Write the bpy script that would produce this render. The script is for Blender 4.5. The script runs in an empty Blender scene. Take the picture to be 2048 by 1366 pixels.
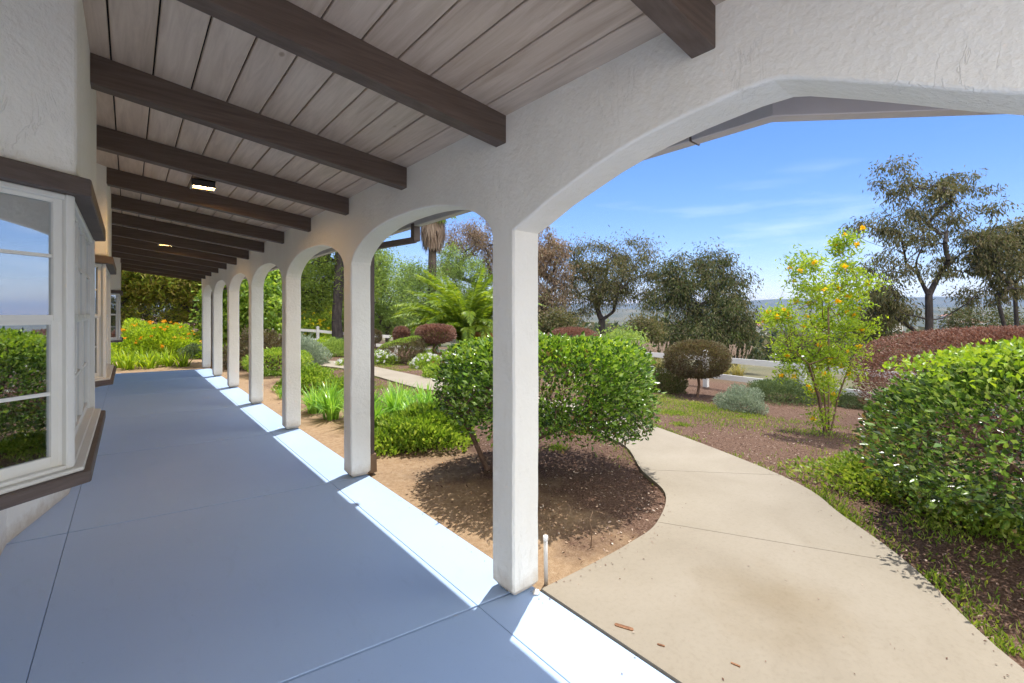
import bpy, bmesh, math
import numpy as np
from math import radians, sin, cos, tan, atan2, pi, sqrt

# ------------------------------------------------------------------ camera
S = bpy.context.scene
COL = S.collection
F_PX, U0, V0, CAM_H = 910.0, 258.0, 627.0, 1.5
PHI = atan2(1024 - U0, F_PX)
CP, SP = cos(PHI), sin(PHI)
cam = bpy.data.cameras.new('camera'); co = bpy.data.objects.new('camera', cam); COL.objects.link(co)
cam.sensor_width = 36; cam.lens = F_PX / 2048 * 36
cam.shift_y = -(683 - V0) / 2048
cam.clip_start = 0.05; cam.clip_end = 9000
co.location = (0, 0, CAM_H); co.rotation_euler = (pi / 2, 0, -PHI)
S.camera = co
# ------------------------------------------------------------------ sky, sun, exposure
EL, AZ = radians(68.8), atan2(.88, .475)
FILL_CLOUD = 14.4
W = bpy.data.worlds.new('World'); S.world = W; W.use_nodes = True
nt = W.node_tree; bg = nt.nodes['Background']
sky = nt.nodes.new('ShaderNodeTexSky'); sky.sky_type = 'NISHITA'; sky.sun_disc = False
sky.sun_elevation = EL; sky.sun_rotation = AZ; sky.air_density = .9; sky.dust_density = .05; sky.ozone_density = 3.0
sky.altitude = 100
# thin white cloud streak low in the sky, a part of the sky itself
tc = nt.nodes.new('ShaderNodeTexCoord'); mp = nt.nodes.new('ShaderNodeMapping')
mp.inputs['Scale'].default_value = (2.2, 2.2, 16)
nz = nt.nodes.new('ShaderNodeTexNoise'); nz.inputs['Scale'].default_value = 1.6; nz.inputs['Detail'].default_value = 5
cr = nt.nodes.new('ShaderNodeValToRGB'); cr.color_ramp.elements[0].position = .56; cr.color_ramp.elements[1].position = .78
cr.color_ramp.elements[1].color = (.55, .55, .55, 1)
sx = nt.nodes.new('ShaderNodeSeparateXYZ')
mr = nt.nodes.new('ShaderNodeMapRange'); mr.inputs[1].default_value = .30; mr.inputs[2].default_value = .05
mr.inputs[3].default_value = 0; mr.inputs[4].default_value = 1
mu = nt.nodes.new('ShaderNodeMath'); mu.operation = 'MULTIPLY'
mx = nt.nodes.new('ShaderNodeMix'); mx.data_type = 'RGBA'
mx.inputs[7].default_value = (7.5, 8.2, 9.0, 1)
L = nt.links.new
L(tc.outputs['Generated'], mp.inputs[0]); L(mp.outputs[0], nz.inputs[0]); L(nz.outputs['Fac'], cr.inputs[0])
L(tc.outputs['Generated'], sx.inputs[0]); L(sx.outputs[2], mr.inputs[0])
L(cr.outputs[0], mu.inputs[0]); L(mr.outputs[0], mu.inputs[1]); L(mu.outputs[0], mx.inputs[0])
hs = nt.nodes.new('ShaderNodeHueSaturation'); hs.inputs['Saturation'].default_value = 1.24; tn = nt.nodes.new('ShaderNodeMix'); tn.data_type = 'RGBA'; tn.blend_type = 'MULTIPLY'; tn.inputs[0].default_value = 1; tn.inputs[7].default_value = (1.05, .88, .98, 1); L(sky.outputs[0], hs.inputs['Color']); L(hs.outputs[0], tn.inputs[6]); L(tn.outputs[2], mx.inputs[6]); 
# bright cloud added in the unseen sky toward -y to light the shaded porch
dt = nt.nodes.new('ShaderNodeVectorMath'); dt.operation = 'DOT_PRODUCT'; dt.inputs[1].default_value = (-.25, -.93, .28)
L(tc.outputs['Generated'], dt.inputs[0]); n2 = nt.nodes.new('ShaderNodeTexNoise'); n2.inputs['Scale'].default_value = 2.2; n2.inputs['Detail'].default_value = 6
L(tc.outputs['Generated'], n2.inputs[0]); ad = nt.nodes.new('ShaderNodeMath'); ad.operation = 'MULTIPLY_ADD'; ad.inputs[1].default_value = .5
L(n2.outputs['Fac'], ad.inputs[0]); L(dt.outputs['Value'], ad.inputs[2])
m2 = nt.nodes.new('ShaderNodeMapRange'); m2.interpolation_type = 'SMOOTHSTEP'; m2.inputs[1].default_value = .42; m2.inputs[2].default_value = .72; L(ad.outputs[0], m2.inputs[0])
mc = nt.nodes.new('ShaderNodeMix'); mc.data_type = 'RGBA'; mc.inputs[7].default_value = (FILL_CLOUD * 1.02, FILL_CLOUD, FILL_CLOUD * .97, 1)
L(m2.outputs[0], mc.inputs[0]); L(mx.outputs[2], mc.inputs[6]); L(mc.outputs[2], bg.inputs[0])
bg.inputs[1].default_value = 0.054
sl = bpy.data.lights.new('sun', 'SUN'); sl.energy = 1.9; sl.angle = radians(.5); sl.color = (1, .96, .90)
so = bpy.data.objects.new('sun', sl); COL.objects.link(so)
so.rotation_euler = (pi / 2 - EL, 0, pi - AZ)
S.view_settings.view_transform = 'Standard'; S.view_settings.look = 'None'
S.view_settings.exposure = 1.86; S.view_settings.gamma = 1
S.cycles.max_bounces = 12; S.cycles.diffuse_bounces = 10; S.cycles.transmission_bounces = 6
S.cycles.transparent_max_bounces = 8; S.cycles.volume_bounces = 0
S.cycles.sample_clamp_indirect = 10
S.cycles.use_denoising = True
rng = np.random.default_rng(11)

# ------------------------------------------------------------------ helpers
def tag(o, label=None, cat=None, group=None, kind=None):
    if label: o['label'] = label
    if cat: o['category'] = cat
    if group: o['group'] = group
    if kind: o['kind'] = kind
    return o
def empty(name, loc, label, cat, group=None, kind=None):
    o = bpy.data.objects.new(name, None); COL.objects.link(o); o.location = loc
    o.empty_display_size = .2
    return tag(o, label, cat, group, kind)
def nrmz(a):
    a = np.asarray(a, float); return a / (np.linalg.norm(a, axis=-1, keepdims=True) + 1e-9)
def mesh_obj(name, V, faces, mat, parent=None, smooth=False, origin=None):
    """faces: array (m,k) or list of arrays/lists. Vertices in world space."""
    V = np.asarray(V, float)
    me = bpy.data.meshes.new(name)
    if isinstance(faces, np.ndarray):
        k = faces.shape[1]; m = len(faces)
        me.vertices.add(len(V)); me.vertices.foreach_set('co', V.astype('f').ravel())
        me.loops.add(m * k); me.loops.foreach_set('vertex_index', faces.astype('i').ravel())
        me.polygons.add(m); me.polygons.foreach_set('loop_start', np.arange(0, m * k, k, dtype='i'))
        me.update(calc_edges=True)
    else:
        me.from_pydata(V.tolist(), [], [list(map(int, f)) for f in faces]); me.update()
    if smooth: me.polygons.foreach_set('use_smooth', [True] * len(me.polygons))
    o = bpy.data.objects.new(name, me); COL.objects.link(o)
    if mat is not None: me.materials.append(mat)
    if parent is not None:
        o.parent = parent
        if parent.type == 'EMPTY':
            p = parent.location; o.location = (-p[0], -p[1], -p[2])
    elif origin is not None:
        me.transform(__import__('mathutils').Matrix.Translation([-c for c in origin])); o.location = origin
    return o
def bev(o, w=.01, seg=2):
    m = o.modifiers.new('bevel', 'BEVEL'); m.width = w; m.segments = seg; m.limit_method = 'ANGLE'; m.angle_limit = radians(50)
    return o
class MB:
    def __init__(s): s.v = []; s.f = []
    def prism(s, poly, z0, z1):
        """poly: list of (x,y); z may be function"""
        n = len(poly); b = len(s.v)
        fz = lambda z, p: z(p[0], p[1]) if callable(z) else z
        for p in poly: s.v.append((p[0], p[1], fz(z0, p)))
        for p in poly: s.v.append((p[0], p[1], fz(z1, p)))
        s.f.append([b + i for i in range(n)][::-1]); s.f.append([b + n + i for i in range(n)])
        for i in range(n):
            j = (i + 1) % n; s.f.append([b + i, b + j, b + n + j, b + n + i])
        return s
    def box(s, x0, x1, y0, y1, z0, z1):
        return s.prism([(x0, y0), (x1, y0), (x1, y1), (x0, y1)], z0, z1)
    def hexa(s, P):
        """8 points: bottom ring 4, top ring 4"""
        b = len(s.v); s.v += [tuple(p) for p in P]
        s.f += [[b+3,b+2,b+1,b],[b+4,b+5,b+6,b+7]] + [[b+i,b+(i+1)%4,b+4+(i+1)%4,b+4+i] for i in range(4)]
        return s
    def bar(s, a, b_, w, h, up=(0, 0, 1)):
        """box section bar between two points, w across, h along up, centred"""
        a = np.array(a, float); c = np.array(b_, float); d = nrmz(c - a); up = np.array(up, float)
        side = nrmz(np.cross(d, up)); u = nrmz(np.cross(side, d))
        r = [(-1, -1), (1, -1), (1, 1), (-1, 1)]
        return s.hexa([a + side * i * w / 2 + u * j * h / 2 for i, j in r] + [c + side * i * w / 2 + u * j * h / 2 for i, j in r])
    def tube(s, pts, rad, seg=8, cap=True):
        pts = np.array(pts, float); n = len(pts); rad = np.broadcast_to(rad, (n,)); b = len(s.v)
        T = nrmz(np.gradient(pts, axis=0)); ref = np.array([0, 0, 1.]) if abs(T[0][2]) < .8 else np.array([1., 0, 0])
        for i in range(n):
            sd = nrmz(np.cross(T[i], ref)); up = np.cross(sd, T[i])
            for k in range(seg):
                a = 2 * pi * k / seg; s.v.append(tuple(pts[i] + rad[i] * (cos(a) * sd + sin(a) * up)))
        for i in range(n - 1):
            for k in range(seg):
                q = (k + 1) % seg
                s.f.append([b + i*seg + k, b + i*seg + q, b + (i+1)*seg + q, b + (i+1)*seg + k])
        if cap: s.f.append([b + k for k in range(seg)]); s.f.append([b + (n-1)*seg + k for k in range(seg)][::-1])
        return s
    def build(s, name, mat, parent=None, smooth=False, b=0, origin=None):
        o = mesh_obj(name, np.array(s.v), s.f, mat, parent, smooth, origin)
        bm = bmesh.new(); bm.from_mesh(o.data); bmesh.ops.recalc_face_normals(bm, faces=bm.faces); bm.to_mesh(o.data); bm.free()
        if b: bev(o, b)
        return o

def sstep(a, b, x):
    t = np.clip((np.asarray(x, float) - a) / (b - a), 0, 1); return t * t * (3 - 2 * t)
def terr(x, y):
    x = np.asarray(x, float); y = np.asarray(y, float)
    z = -.03 - .52 * sstep(4.5, 12, x)
    d = np.maximum(0, x - 13)
    z = z - np.where(d < 150, d * .085, 150 * .085 + (d - 150) * .05) * sstep(0, 6, d)
    z = np.maximum(z, -42)
    z = z + .03 * np.sin(x * 1.3 + y * .7) * np.sin(y * .9 - x * .4) * sstep(3.5, 9, x)
    return z
def at(u, v, D):
    R = (u - 1024) / F_PX * D
    return np.array([D * SP + R * CP, D * CP - R * SP, CAM_H - (v - V0) / F_PX * D])
def G(u, v):
    """point of the terrain seen at a picture position"""
    D = 2.0
    for _ in range(4000):
        p = at(u, v, D)
        if p[2] <= terr(p[0], p[1]): break
        D *= 1.003
    return np.array([p[0], p[1], float(terr(p[0], p[1]))])
def ground(x, y): return np.array([x, y, float(terr(x, y))])
def gz(u, v):
    k = at(u, v, (CAM_H) * F_PX / (v - V0)); return (float(k[0]), float(k[1]))

# ------------------------------------------------------------------ materials
def new_mat(name):
    m = bpy.data.materials.new(name); m.use_nodes = True; t = m.node_tree
    return m, t, t.nodes['Principled BSDF']
def N(t, typ, **kw):
    n = t.nodes.new(typ)
    for k, v in kw.items():
        if k[0] == 'i' and k[1:].isdigit(): n.inputs[int(k[1:])].default_value = v
        else: setattr(n, k, v)
    return n
def ramp(t, stops):
    r = t.nodes.new('ShaderNodeValToRGB'); e = r.color_ramp.elements
    while len(e) < len(stops): e.new(.5)
    for i, (p, c) in enumerate(stops): e[i].position = p; e[i].color = (*c, 1)
    return r
def noise(t, scale, detail=4, rough=.55, vec=None, dist=0):
    n = t.nodes.new('ShaderNodeTexNoise'); n.inputs['Scale'].default_value = scale
    n.inputs['Detail'].default_value = detail; n.inputs['Roughness'].default_value = rough; n.inputs['Distortion'].default_value = dist
    if vec is not None: t.links.new(vec, n.inputs[0])
    return n
def ocoord(t, scale=None, rot=None):
    g = t.nodes.new('ShaderNodeNewGeometry')   # world position: all parts at rest share one pattern
    if scale is None: return g.outputs['Position']
    m = t.nodes.new('ShaderNodeMapping'); m.inputs['Scale'].default_value = scale
    if rot: m.inputs['Rotation'].default_value = rot
    t.links.new(g.outputs['Position'], m.inputs[0]); return m.outputs[0]
def bump(t, p, src, strength, dist):
    b = t.nodes.new('ShaderNodeBump'); b.inputs['Strength'].default_value = strength; b.inputs['Distance'].default_value = dist
    t.links.new(src, b.inputs['Height']); t.links.new(b.outputs[0], p.inputs['Normal']); return b
def mat_noise(name, c1, c2, scale, rough=.8, bs=.3, bd=.01, bscale=None, detail=5, stretch=None, spec=.3):
    m, t, p = new_mat(name); v = ocoord(t, stretch)
    n = noise(t, scale, detail, .6, v); r = ramp(t, [(.3, c1), (.7, c2)])
    t.links.new(n.outputs[0], r.inputs[0]); t.links.new(r.outputs[0], p.inputs['Base Color'])
    p.inputs['Roughness'].default_value = rough; p.inputs['Specular IOR Level'].default_value = spec
    if bs:
        n2 = noise(t, bscale or scale * 4, 6, .6, v); bump(t, p, n2.outputs[0], bs, bd)
    return m
def stucco(name, c1, c2):
    m, t, p = new_mat(name); v = ocoord(t)
    n = noise(t, 1.3, 5, .6, v); r = ramp(t, [(.3, c1), (.72, c2)]); t.links.new(n.outputs[0], r.inputs[0])
    # thin trowel marks with a shape of their own
    vs = ocoord(t, (7, 7, 2.6)); w = noise(t, 1.0, 4, .65, vs, 1.6)
    mm = N(t, 'ShaderNodeMath', operation='SUBTRACT'); mm.inputs[1].default_value = .5; t.links.new(w.outputs[0], mm.inputs[0])
    ab = N(t, 'ShaderNodeMath', operation='ABSOLUTE'); t.links.new(mm.outputs[0], ab.inputs[0])
    mk = N(t, 'ShaderNodeMapRange'); mk.inputs[1].default_value = 0; mk.inputs[2].default_value = .012; t.links.new(ab.outputs[0], mk.inputs[0])
    mask = noise(t, 3.5, 2, .5, v); mk2 = N(t, 'ShaderNodeMapRange'); mk2.inputs[1].default_value = .52; mk2.inputs[2].default_value = .62
    t.links.new(mask.outputs[0], mk2.inputs[0])
    inv = N(t, 'ShaderNodeMath', operation='SUBTRACT'); inv.inputs[0].default_value = 1; t.links.new(mk.outputs[0], inv.inputs[1])
    ml = N(t, 'ShaderNodeMath', operation='MULTIPLY'); t.links.new(inv.outputs[0], ml.inputs[0]); t.links.new(mk2.outputs[0], ml.inputs[1])
    fine = noise(t, 38, 5, .6, v); big = noise(t, 9, 3, .5, v)
    a = N(t, 'ShaderNodeMath', operation='MULTIPLY_ADD'); a.inputs[1].default_value = -.3; t.links.new(ml.outputs[0], a.inputs[0]); t.links.new(fine.outputs[0], a.inputs[2])
    a2 = N(t, 'ShaderNodeMath', operation='MULTIPLY_ADD'); a2.inputs[1].default_value = 1.0; t.links.new(big.outputs[0], a2.inputs[0]); t.links.new(a.outputs[0], a2.inputs[2])
    sz = t.nodes.new('ShaderNodeSeparateXYZ'); t.links.new(v, sz.inputs[0]); dn = noise(t, 9, 5, .7, v)
    dz = N(t, 'ShaderNodeMath', operation='MULTIPLY_ADD'); dz.inputs[1].default_value = -.22; t.links.new(dn.outputs[0], dz.inputs[0]); t.links.new(sz.outputs[2], dz.inputs[2])
    dm = N(t, 'ShaderNodeMapRange'); dm.inputs[1].default_value = .02; dm.inputs[2].default_value = -.09; dm.inputs[3].default_value = 0; dm.inputs[4].default_value = .75; t.links.new(dz.outputs[0], dm.inputs[0])
    dx = N(t, 'ShaderNodeMix', data_type='RGBA', blend_type='MULTIPLY'); dx.inputs[7].default_value = (.62, .52, .42, 1); t.links.new(dm.outputs[0], dx.inputs[0]); t.links.new(r.outputs[0], dx.inputs[6])
    sn = noise(t, .9, 6, .7, ocoord(t, (1, 1, .35)), .8); sr2 = ramp(t, [(.3, (.93, .925, .91)), (.5, (1, 1, 1)), (.75, (1.02, 1.02, 1.02))]); t.links.new(sn.outputs[0], sr2.inputs[0])
    dy = N(t, 'ShaderNodeMix', data_type='RGBA', blend_type='MULTIPLY'); dy.inputs[0].default_value = 1; t.links.new(dx.outputs[2], dy.inputs[6]); t.links.new(sr2.outputs[0], dy.inputs[7])
    t.links.new(dy.outputs[2], p.inputs['Base Color']); p.inputs['Roughness'].default_value = .9; p.inputs['Specular IOR Level'].default_value = .2
    bump(t, p, a2.outputs[0], .65, .009); return m
def leaf(name, cols, trans=.4, rough=.4, spec=.5, tcol=None):
    m, t, p = new_mat(name); g = t.nodes.new('ShaderNodeNewGeometry')
    st = [(i / max(1, len(cols) - 1), c) for i, c in enumerate(cols)]
    r = ramp(t, st); n = noise(t, 1.1, 3, .5, g.outputs['Position'])
    mi = N(t, 'ShaderNodeMath', operation='MULTIPLY_ADD'); mi.inputs[1].default_value = .75; mi.use_clamp = True
    ad = N(t, 'ShaderNodeMath', operation='MULTIPLY_ADD'); ad.inputs[1].default_value = .9; ad.inputs[2].default_value = -.3
    t.links.new(n.outputs[0], ad.inputs[0]); t.links.new(g.outputs['Random Per Island'], mi.inputs[0]); t.links.new(ad.outputs[0], mi.inputs[2])
    t.links.new(mi.outputs[0], r.inputs[0]); t.links.new(r.outputs[0], p.inputs['Base Color'])
    p.inputs['Roughness'].default_value = rough; p.inputs['Specular IOR Level'].default_value = spec
    if trans:
        tr = t.nodes.new('ShaderNodeBsdfTranslucent'); ms = t.nodes.new('ShaderNodeMixShader'); ms.inputs[0].default_value = trans
        gm = N(t, 'ShaderNodeMix', data_type='RGBA', blend_type='MULTIPLY'); gm.inputs[0].default_value = 1
        gm.inputs[7].default_value = (*(tcol or (1.5, 1.35, .7)), 1)
        t.links.new(r.outputs[0], gm.inputs[6]); t.links.new(gm.outputs[2], tr.inputs[0])
        t.links.new(p.outputs[0], ms.inputs[1]); t.links.new(tr.outputs[0], ms.inputs[2])
        t.links.new(ms.outputs[0], t.nodes['Material Output'].inputs['Surface'])
    return m
def plain(name, c, rough=.5, metal=0, spec=.5, emit=None, es=0):
    m, t, p = new_mat(name); p.inputs['Base Color'].default_value = (*c, 1); p.inputs['Roughness'].default_value = rough
    p.inputs['Metallic'].default_value = metal; p.inputs['Specular IOR Level'].default_value = spec
    n = noise(t, 25, 3, .5, ocoord(t)); bump(t, p, n.outputs[0], .06, .004)
    if emit: p.inputs['Emission Color'].default_value = (*emit, 1); p.inputs['Emission Strength'].default_value = es
    return m

M = {}
M['stucco'] = stucco('warm_white_stucco', (.80, .775, .70), (.86, .84, .77))
M['beam'] = mat_noise('dark_brown_stained_beam', (.085, .058, .042), (.14, .10, .076), 3, .62, .5, .003, 9, stretch=(1.2, 14, 22), spec=.35)
M['trim'] = mat_noise('brown_painted_trim', (.085, .062, .050), (.13, .10, .085), 3, .6, .5, .002, 9, stretch=(3, 3, 30))
def plank_mat():
    m, t, p = new_mat('brown_painted_planks')
    g = t.nodes.new('ShaderNodeNewGeometry'); v = ocoord(t, (16, 1.1, 16)); n = noise(t, 1.6, 6, .65, v, .6)
    r = ramp(t, [(.25, (.41, .305, .22)), (.55, (.57, .45, .345)), (.8, (.68, .56, .445))])
    md = N(t, 'ShaderNodeMath', operation='MULTIPLY_ADD'); md.inputs[1].default_value = .22
    sb = N(t, 'ShaderNodeMath', operation='SUBTRACT'); sb.inputs[1].default_value = .11; t.links.new(n.outputs[0], sb.inputs[0])
    t.links.new(g.outputs['Random Per Island'], md.inputs[0]); t.links.new(sb.outputs[0], md.inputs[2])
    t.links.new(md.outputs[0], r.inputs[0])
    vo = N(t, 'ShaderNodeTexVoronoi'); vo.inputs['Scale'].default_value = 2.6; t.links.new(ocoord(t, (1.6, .8, 1.6)), vo.inputs[0])
    kr = ramp(t, [(.0, (.45, .38, .32)), (.035, (.62, .56, .5)), (.06, (1, 1, 1))]); t.links.new(vo.outputs['Distance'], kr.inputs[0])
    km = N(t, 'ShaderNodeMix', data_type='RGBA', blend_type='MULTIPLY'); km.inputs[0].default_value = 1; t.links.new(r.outputs[0], km.inputs[6]); t.links.new(kr.outputs[0], km.inputs[7])
    t.links.new(km.outputs[2], p.inputs['Base Color'])
    rr = noise(t, 2.5, 3, .5, ocoord(t, (6, 1, 6))); mp = N(t, 'ShaderNodeMapRange'); mp.inputs[3].default_value = .3; mp.inputs[4].default_value = .6
    t.links.new(rr.outputs[0], mp.inputs[0]); t.links.new(mp.outputs[0], p.inputs['Roughness'])
    p.inputs['Specular IOR Level'].default_value = .55
    bump(t, p, n.outputs[0], .35, .003); return m
M['plank'] = plank_mat()
M['soffit'] = mat_noise('dark_slate_soffit_paint', (.022, .022, .03), (.035, .034, .045), 5, .7, .2, .002)
M['dark'] = plain('dark_gap', (.012, .010, .009), .9)
def floor_mat():
    m, t, p = new_mat('blue_grey_painted_concrete'); v = ocoord(t)
    n = noise(t, .9, 6, .6, v, .4); r = ramp(t, [(.25, (.345, .475, .70)), (.55, (.36, .49, .72)), (.8, (.375, .505, .735))])
    t.links.new(n.outputs[0], r.inputs[0])
    sp = noise(t, 55, 2, .5, v); sr = ramp(t, [(.70, (1, 1, 1)), (.78, (.82, .82, .84))]); t.links.new(sp.outputs[0], sr.inputs[0])
    mxx = N(t, 'ShaderNodeMix', data_type='RGBA', blend_type='MULTIPLY'); mxx.inputs[0].default_value = 1
    t.links.new(r.outputs[0], mxx.inputs[6]); t.links.new(sr.outputs[0], mxx.inputs[7])
    sc_ = noise(t, 3.2, 7, .72, ocoord(t, (2.6, .8, 1)), 1.2); sc2 = ramp(t, [(.26, (.93, .935, .94)), (.42, (1, 1, 1)), (.66, (1, 1, 1)), (.84, (1.05, 1.045, 1.04))]); t.links.new(sc_.outputs[0], sc2.inputs[0])
    mw = N(t, 'ShaderNodeMix', data_type='RGBA', blend_type='MULTIPLY'); mw.inputs[0].default_value = 1
    t.links.new(mxx.outputs[2], mw.inputs[6]); t.links.new(sc2.outputs[0], mw.inputs[7]); t.links.new(mw.outputs[2], p.inputs['Base Color'])
    n2 = noise(t, 2.2, 4, .6, v); mp = N(t, 'ShaderNodeMapRange'); mp.inputs[3].default_value = .42; mp.inputs[4].default_value = .62
    t.links.new(n2.outputs[0], mp.inputs[0]); t.links.new(mp.outputs[0], p.inputs['Roughness'])
    n3 = noise(t, 120, 3, .6, v); bump(t, p, n3.outputs[0], .12, .002); return m
M['floor'] = floor_mat()
def path_mat():
    m, t, p = new_mat('beige_concrete_path'); v = ocoord(t)
    n = noise(t, 1.1, 6, .62, v, .5); r = ramp(t, [(.2, (.205, .172, .125)), (.5, (.25, .215, .163)), (.8, (.285, .248, .195))])
    t.links.new(n.outputs[0], r.inputs[0])
    sp = noise(t, 40, 4, .7, v); sr = ramp(t, [(.25, (.9, .88, .84)), (.5, (1, 1, 1)), (.8, (1.04, 1.03, 1.0))]); t.links.new(sp.outputs[0], sr.inputs[0])
    a = N(t, 'ShaderNodeMix', data_type='RGBA', blend_type='MULTIPLY'); a.inputs[0].default_value = 1
    t.links.new(r.outputs[0], a.inputs[6]); t.links.new(sr.outputs[0], a.inputs[7])
    # brown stain of its own shape near the middle of the first panel
    g = t.nodes.new('ShaderNodeNewGeometry'); vm = N(t, 'ShaderNodeVectorMath', operation='DISTANCE'); c = gz(1545, 1205); vm.inputs[1].default_value = (c[0], c[1], 0)
    ns = noise(t, 3.5, 4, .6, v); addv = N(t, 'ShaderNodeMath', operation='MULTIPLY_ADD'); addv.inputs[1].default_value = .55
    t.links.new(g.outputs['Position'], vm.inputs[0]); t.links.new(ns.outputs[0], addv.inputs[0]); t.links.new(vm.outputs['Value'], addv.inputs[2])
    mk = N(t, 'ShaderNodeMapRange'); mk.inputs[1].default_value = .72; mk.inputs[2].default_value = .32; mk.inputs[3].default_value = 0; mk.inputs[4].default_value = .55
    t.links.new(addv.outputs[0], mk.inputs[0])
    b = N(t, 'ShaderNodeMix', data_type='RGBA', blend_type='MULTIPLY'); b.inputs[7].default_value = (.70, .60, .42, 1)
    t.links.new(mk.outputs[0], b.inputs[0]); t.links.new(a.outputs[2], b.inputs[6]); t.links.new(b.outputs[2], p.inputs['Base Color'])
    p.inputs['Roughness'].default_value = .85; bump(t, p, sp.outputs[0], .15, .002); return m
M['path'] = path_mat()
def ground_mat():
    m, t, p = new_mat('garden_ground'); g = t.nodes.new('ShaderNodeNewGeometry'); v = g.outputs['Position']
    sx = t.nodes.new('ShaderNodeSeparateXYZ'); t.links.new(v, sx.inputs[0])
    n = noise(t, 1.6, 6, .65, v); f = noise(t, 22, 6, .75, v); ff = noise(t, 75, 4, .7, v)
    dirt = ramp(t, [(.25, (.21, .135, .075)), (.5, (.31, .21, .125)), (.8, (.41, .31, .205))]); t.links.new(f.outputs[0], dirt.inputs[0])
    mul = ramp(t, [(.28, (.03, .016, .010)), (.45, (.085, .047, .030)), (.6, (.16, .10, .072)), (.78, (.34, .27, .21))]); t.links.new(ff.outputs[0], mul.inputs[0])
    a = N(t, 'ShaderNodeMath', operation='MULTIPLY_ADD'); a.inputs[1].default_value = 3.0; t.links.new(n.outputs[0], a.inputs[0]); t.links.new(sx.outputs[0], a.inputs[2])
    mk = N(t, 'ShaderNodeMapRange'); mk.inputs[1].default_value = 3.6; mk.inputs[2].default_value = 4.4; t.links.new(a.outputs[0], mk.inputs[0])
    mxx = N(t, 'ShaderNodeMix', data_type='RGBA'); t.links.new(mk.outputs[0], mxx.inputs[0]); t.links.new(dirt.outputs[0], mxx.inputs[6]); t.links.new(mul.outputs[0], mxx.inputs[7])
    # dry olive grassland beyond the fence
    fn = noise(t, .05, 6, .7, v); far = ramp(t, [(.3, (.06, .075, .035)), (.5, (.13, .12, .07)), (.7, (.20, .17, .11))]); t.links.new(fn.outputs[0], far.inputs[0])
    mk2 = N(t, 'ShaderNodeMapRange'); mk2.inputs[1].default_value = 13; mk2.inputs[2].default_value = 17; t.links.new(sx.outputs[0], mk2.inputs[0])
    m3 = N(t, 'ShaderNodeMix', data_type='RGBA'); t.links.new(mk2.outputs[0], m3.inputs[0]); t.links.new(mxx.outputs[2], m3.inputs[6]); t.links.new(far.outputs[0], m3.inputs[7])
    t.links.new(m3.outputs[2], p.inputs['Base Color']); p.inputs['Roughness'].default_value = .95; p.inputs['Specular IOR Level'].default_value = .15
    bump(t, p, ff.outputs[0], .8, .012); return m
M['ground'] = ground_mat()
M['hill'] = mat_noise('wooded_hillside', (.035, .05, .025), (.13, .115, .07), .02, .95, 0, stretch=(1, 1, 1))
M['white'] = mat_noise('white_vinyl', (.74, .74, .72), (.80, .80, .78), 6, .45, .05, .002)
M['frame'] = mat_noise('cream_window_paint', (.66, .645, .585), (.71, .695, .635), 5, .5, .1, .002)
M['gutter'] = mat_noise('pale_grey_gutter_paint', (.50, .46, .45), (.56, .52, .51), 4, .5, .05, .002)
M['spout'] = mat_noise('dark_brown_downspout_paint', (.085, .062, .055), (.12, .09, .08), 4, .45, .05, .002)
M['bark'] = mat_noise('grey_brown_bark', (.035, .026, .02), (.13, .10, .08), 9, .9, .8, .02, 14, stretch=(1, 1, .35))
M['bark_dark'] = mat_noise('dark_bark', (.022, .018, .018), (.075, .062, .058), 7, .9, .9, .02, 12, stretch=(1, 1, .4))
M['twig'] = mat_noise('brown_twig', (.09, .05, .032), (.20, .125, .085), 20, .85, .3, .003)
M['stake'] = mat_noise('brown_wooden_stake', (.16, .10, .06), (.25, .17, .11), 12, .8, .3, .003, stretch=(1, 1, .1))
M['pvc'] = plain('white_grey_pvc', (.55, .54, .52), .4)
M['rust'] = mat_noise('rusty_iron', (.14, .06, .03), (.32, .17, .09), 40, .9, .4, .002)
M['stone'] = mat_noise('pale_stone', (.55, .52, .47), (.72, .70, .66), 12, .85, .5, .005)
M['lamp_body'] = plain('dark_lamp_body', (.03, .028, .028), .4)
M['lamp_metal'] = plain('brushed_metal', (.6, .6, .6), .3, .9)
M['element'] = plain('glowing_heater_element', (.9, .6, .3), .5, emit=(1, .66, .28), es=22)
def glass_mat():
    m, t, p = new_mat('reflective_window_glass'); out = t.nodes['Material Output']
    tr = t.nodes.new('ShaderNodeBsdfTransparent'); tr.inputs[0].default_value = (.55, .60, .62, 1)
    gl = t.nodes.new('ShaderNodeBsdfGlossy'); gl.inputs['Roughness'].default_value = .008; gl.inputs[0].default_value = (.90, .93, .95, 1)
    lw = t.nodes.new('ShaderNodeLayerWeight'); lw.inputs[0].default_value = .25
    mr = N(t, 'ShaderNodeMapRange'); mr.inputs[3].default_value = .50; mr.inputs[4].default_value = 1; t.links.new(lw.outputs['Fresnel'], mr.inputs[0])
    ms = t.nodes.new('ShaderNodeMixShader'); t.links.new(mr.outputs[0], ms.inputs[0]); t.links.new(tr.outputs[0], ms.inputs[1]); t.links.new(gl.outputs[0], ms.inputs[2])
    n = noise(t, 1.2, 2, .5, ocoord(t)); b = t.nodes.new('ShaderNodeBump'); b.inputs['Strength'].default_value = .04; b.inputs['Distance'].default_value = .01
    t.links.new(n.outputs[0], b.inputs['Height']); t.links.new(b.outputs[0], gl.inputs['Normal'])
    t.links.new(ms.outputs[0], out.inputs['Surface']); return m
M['glass'] = glass_mat()
M['room'] = plain('dim_room', (.30, .28, .26), .9)

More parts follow.
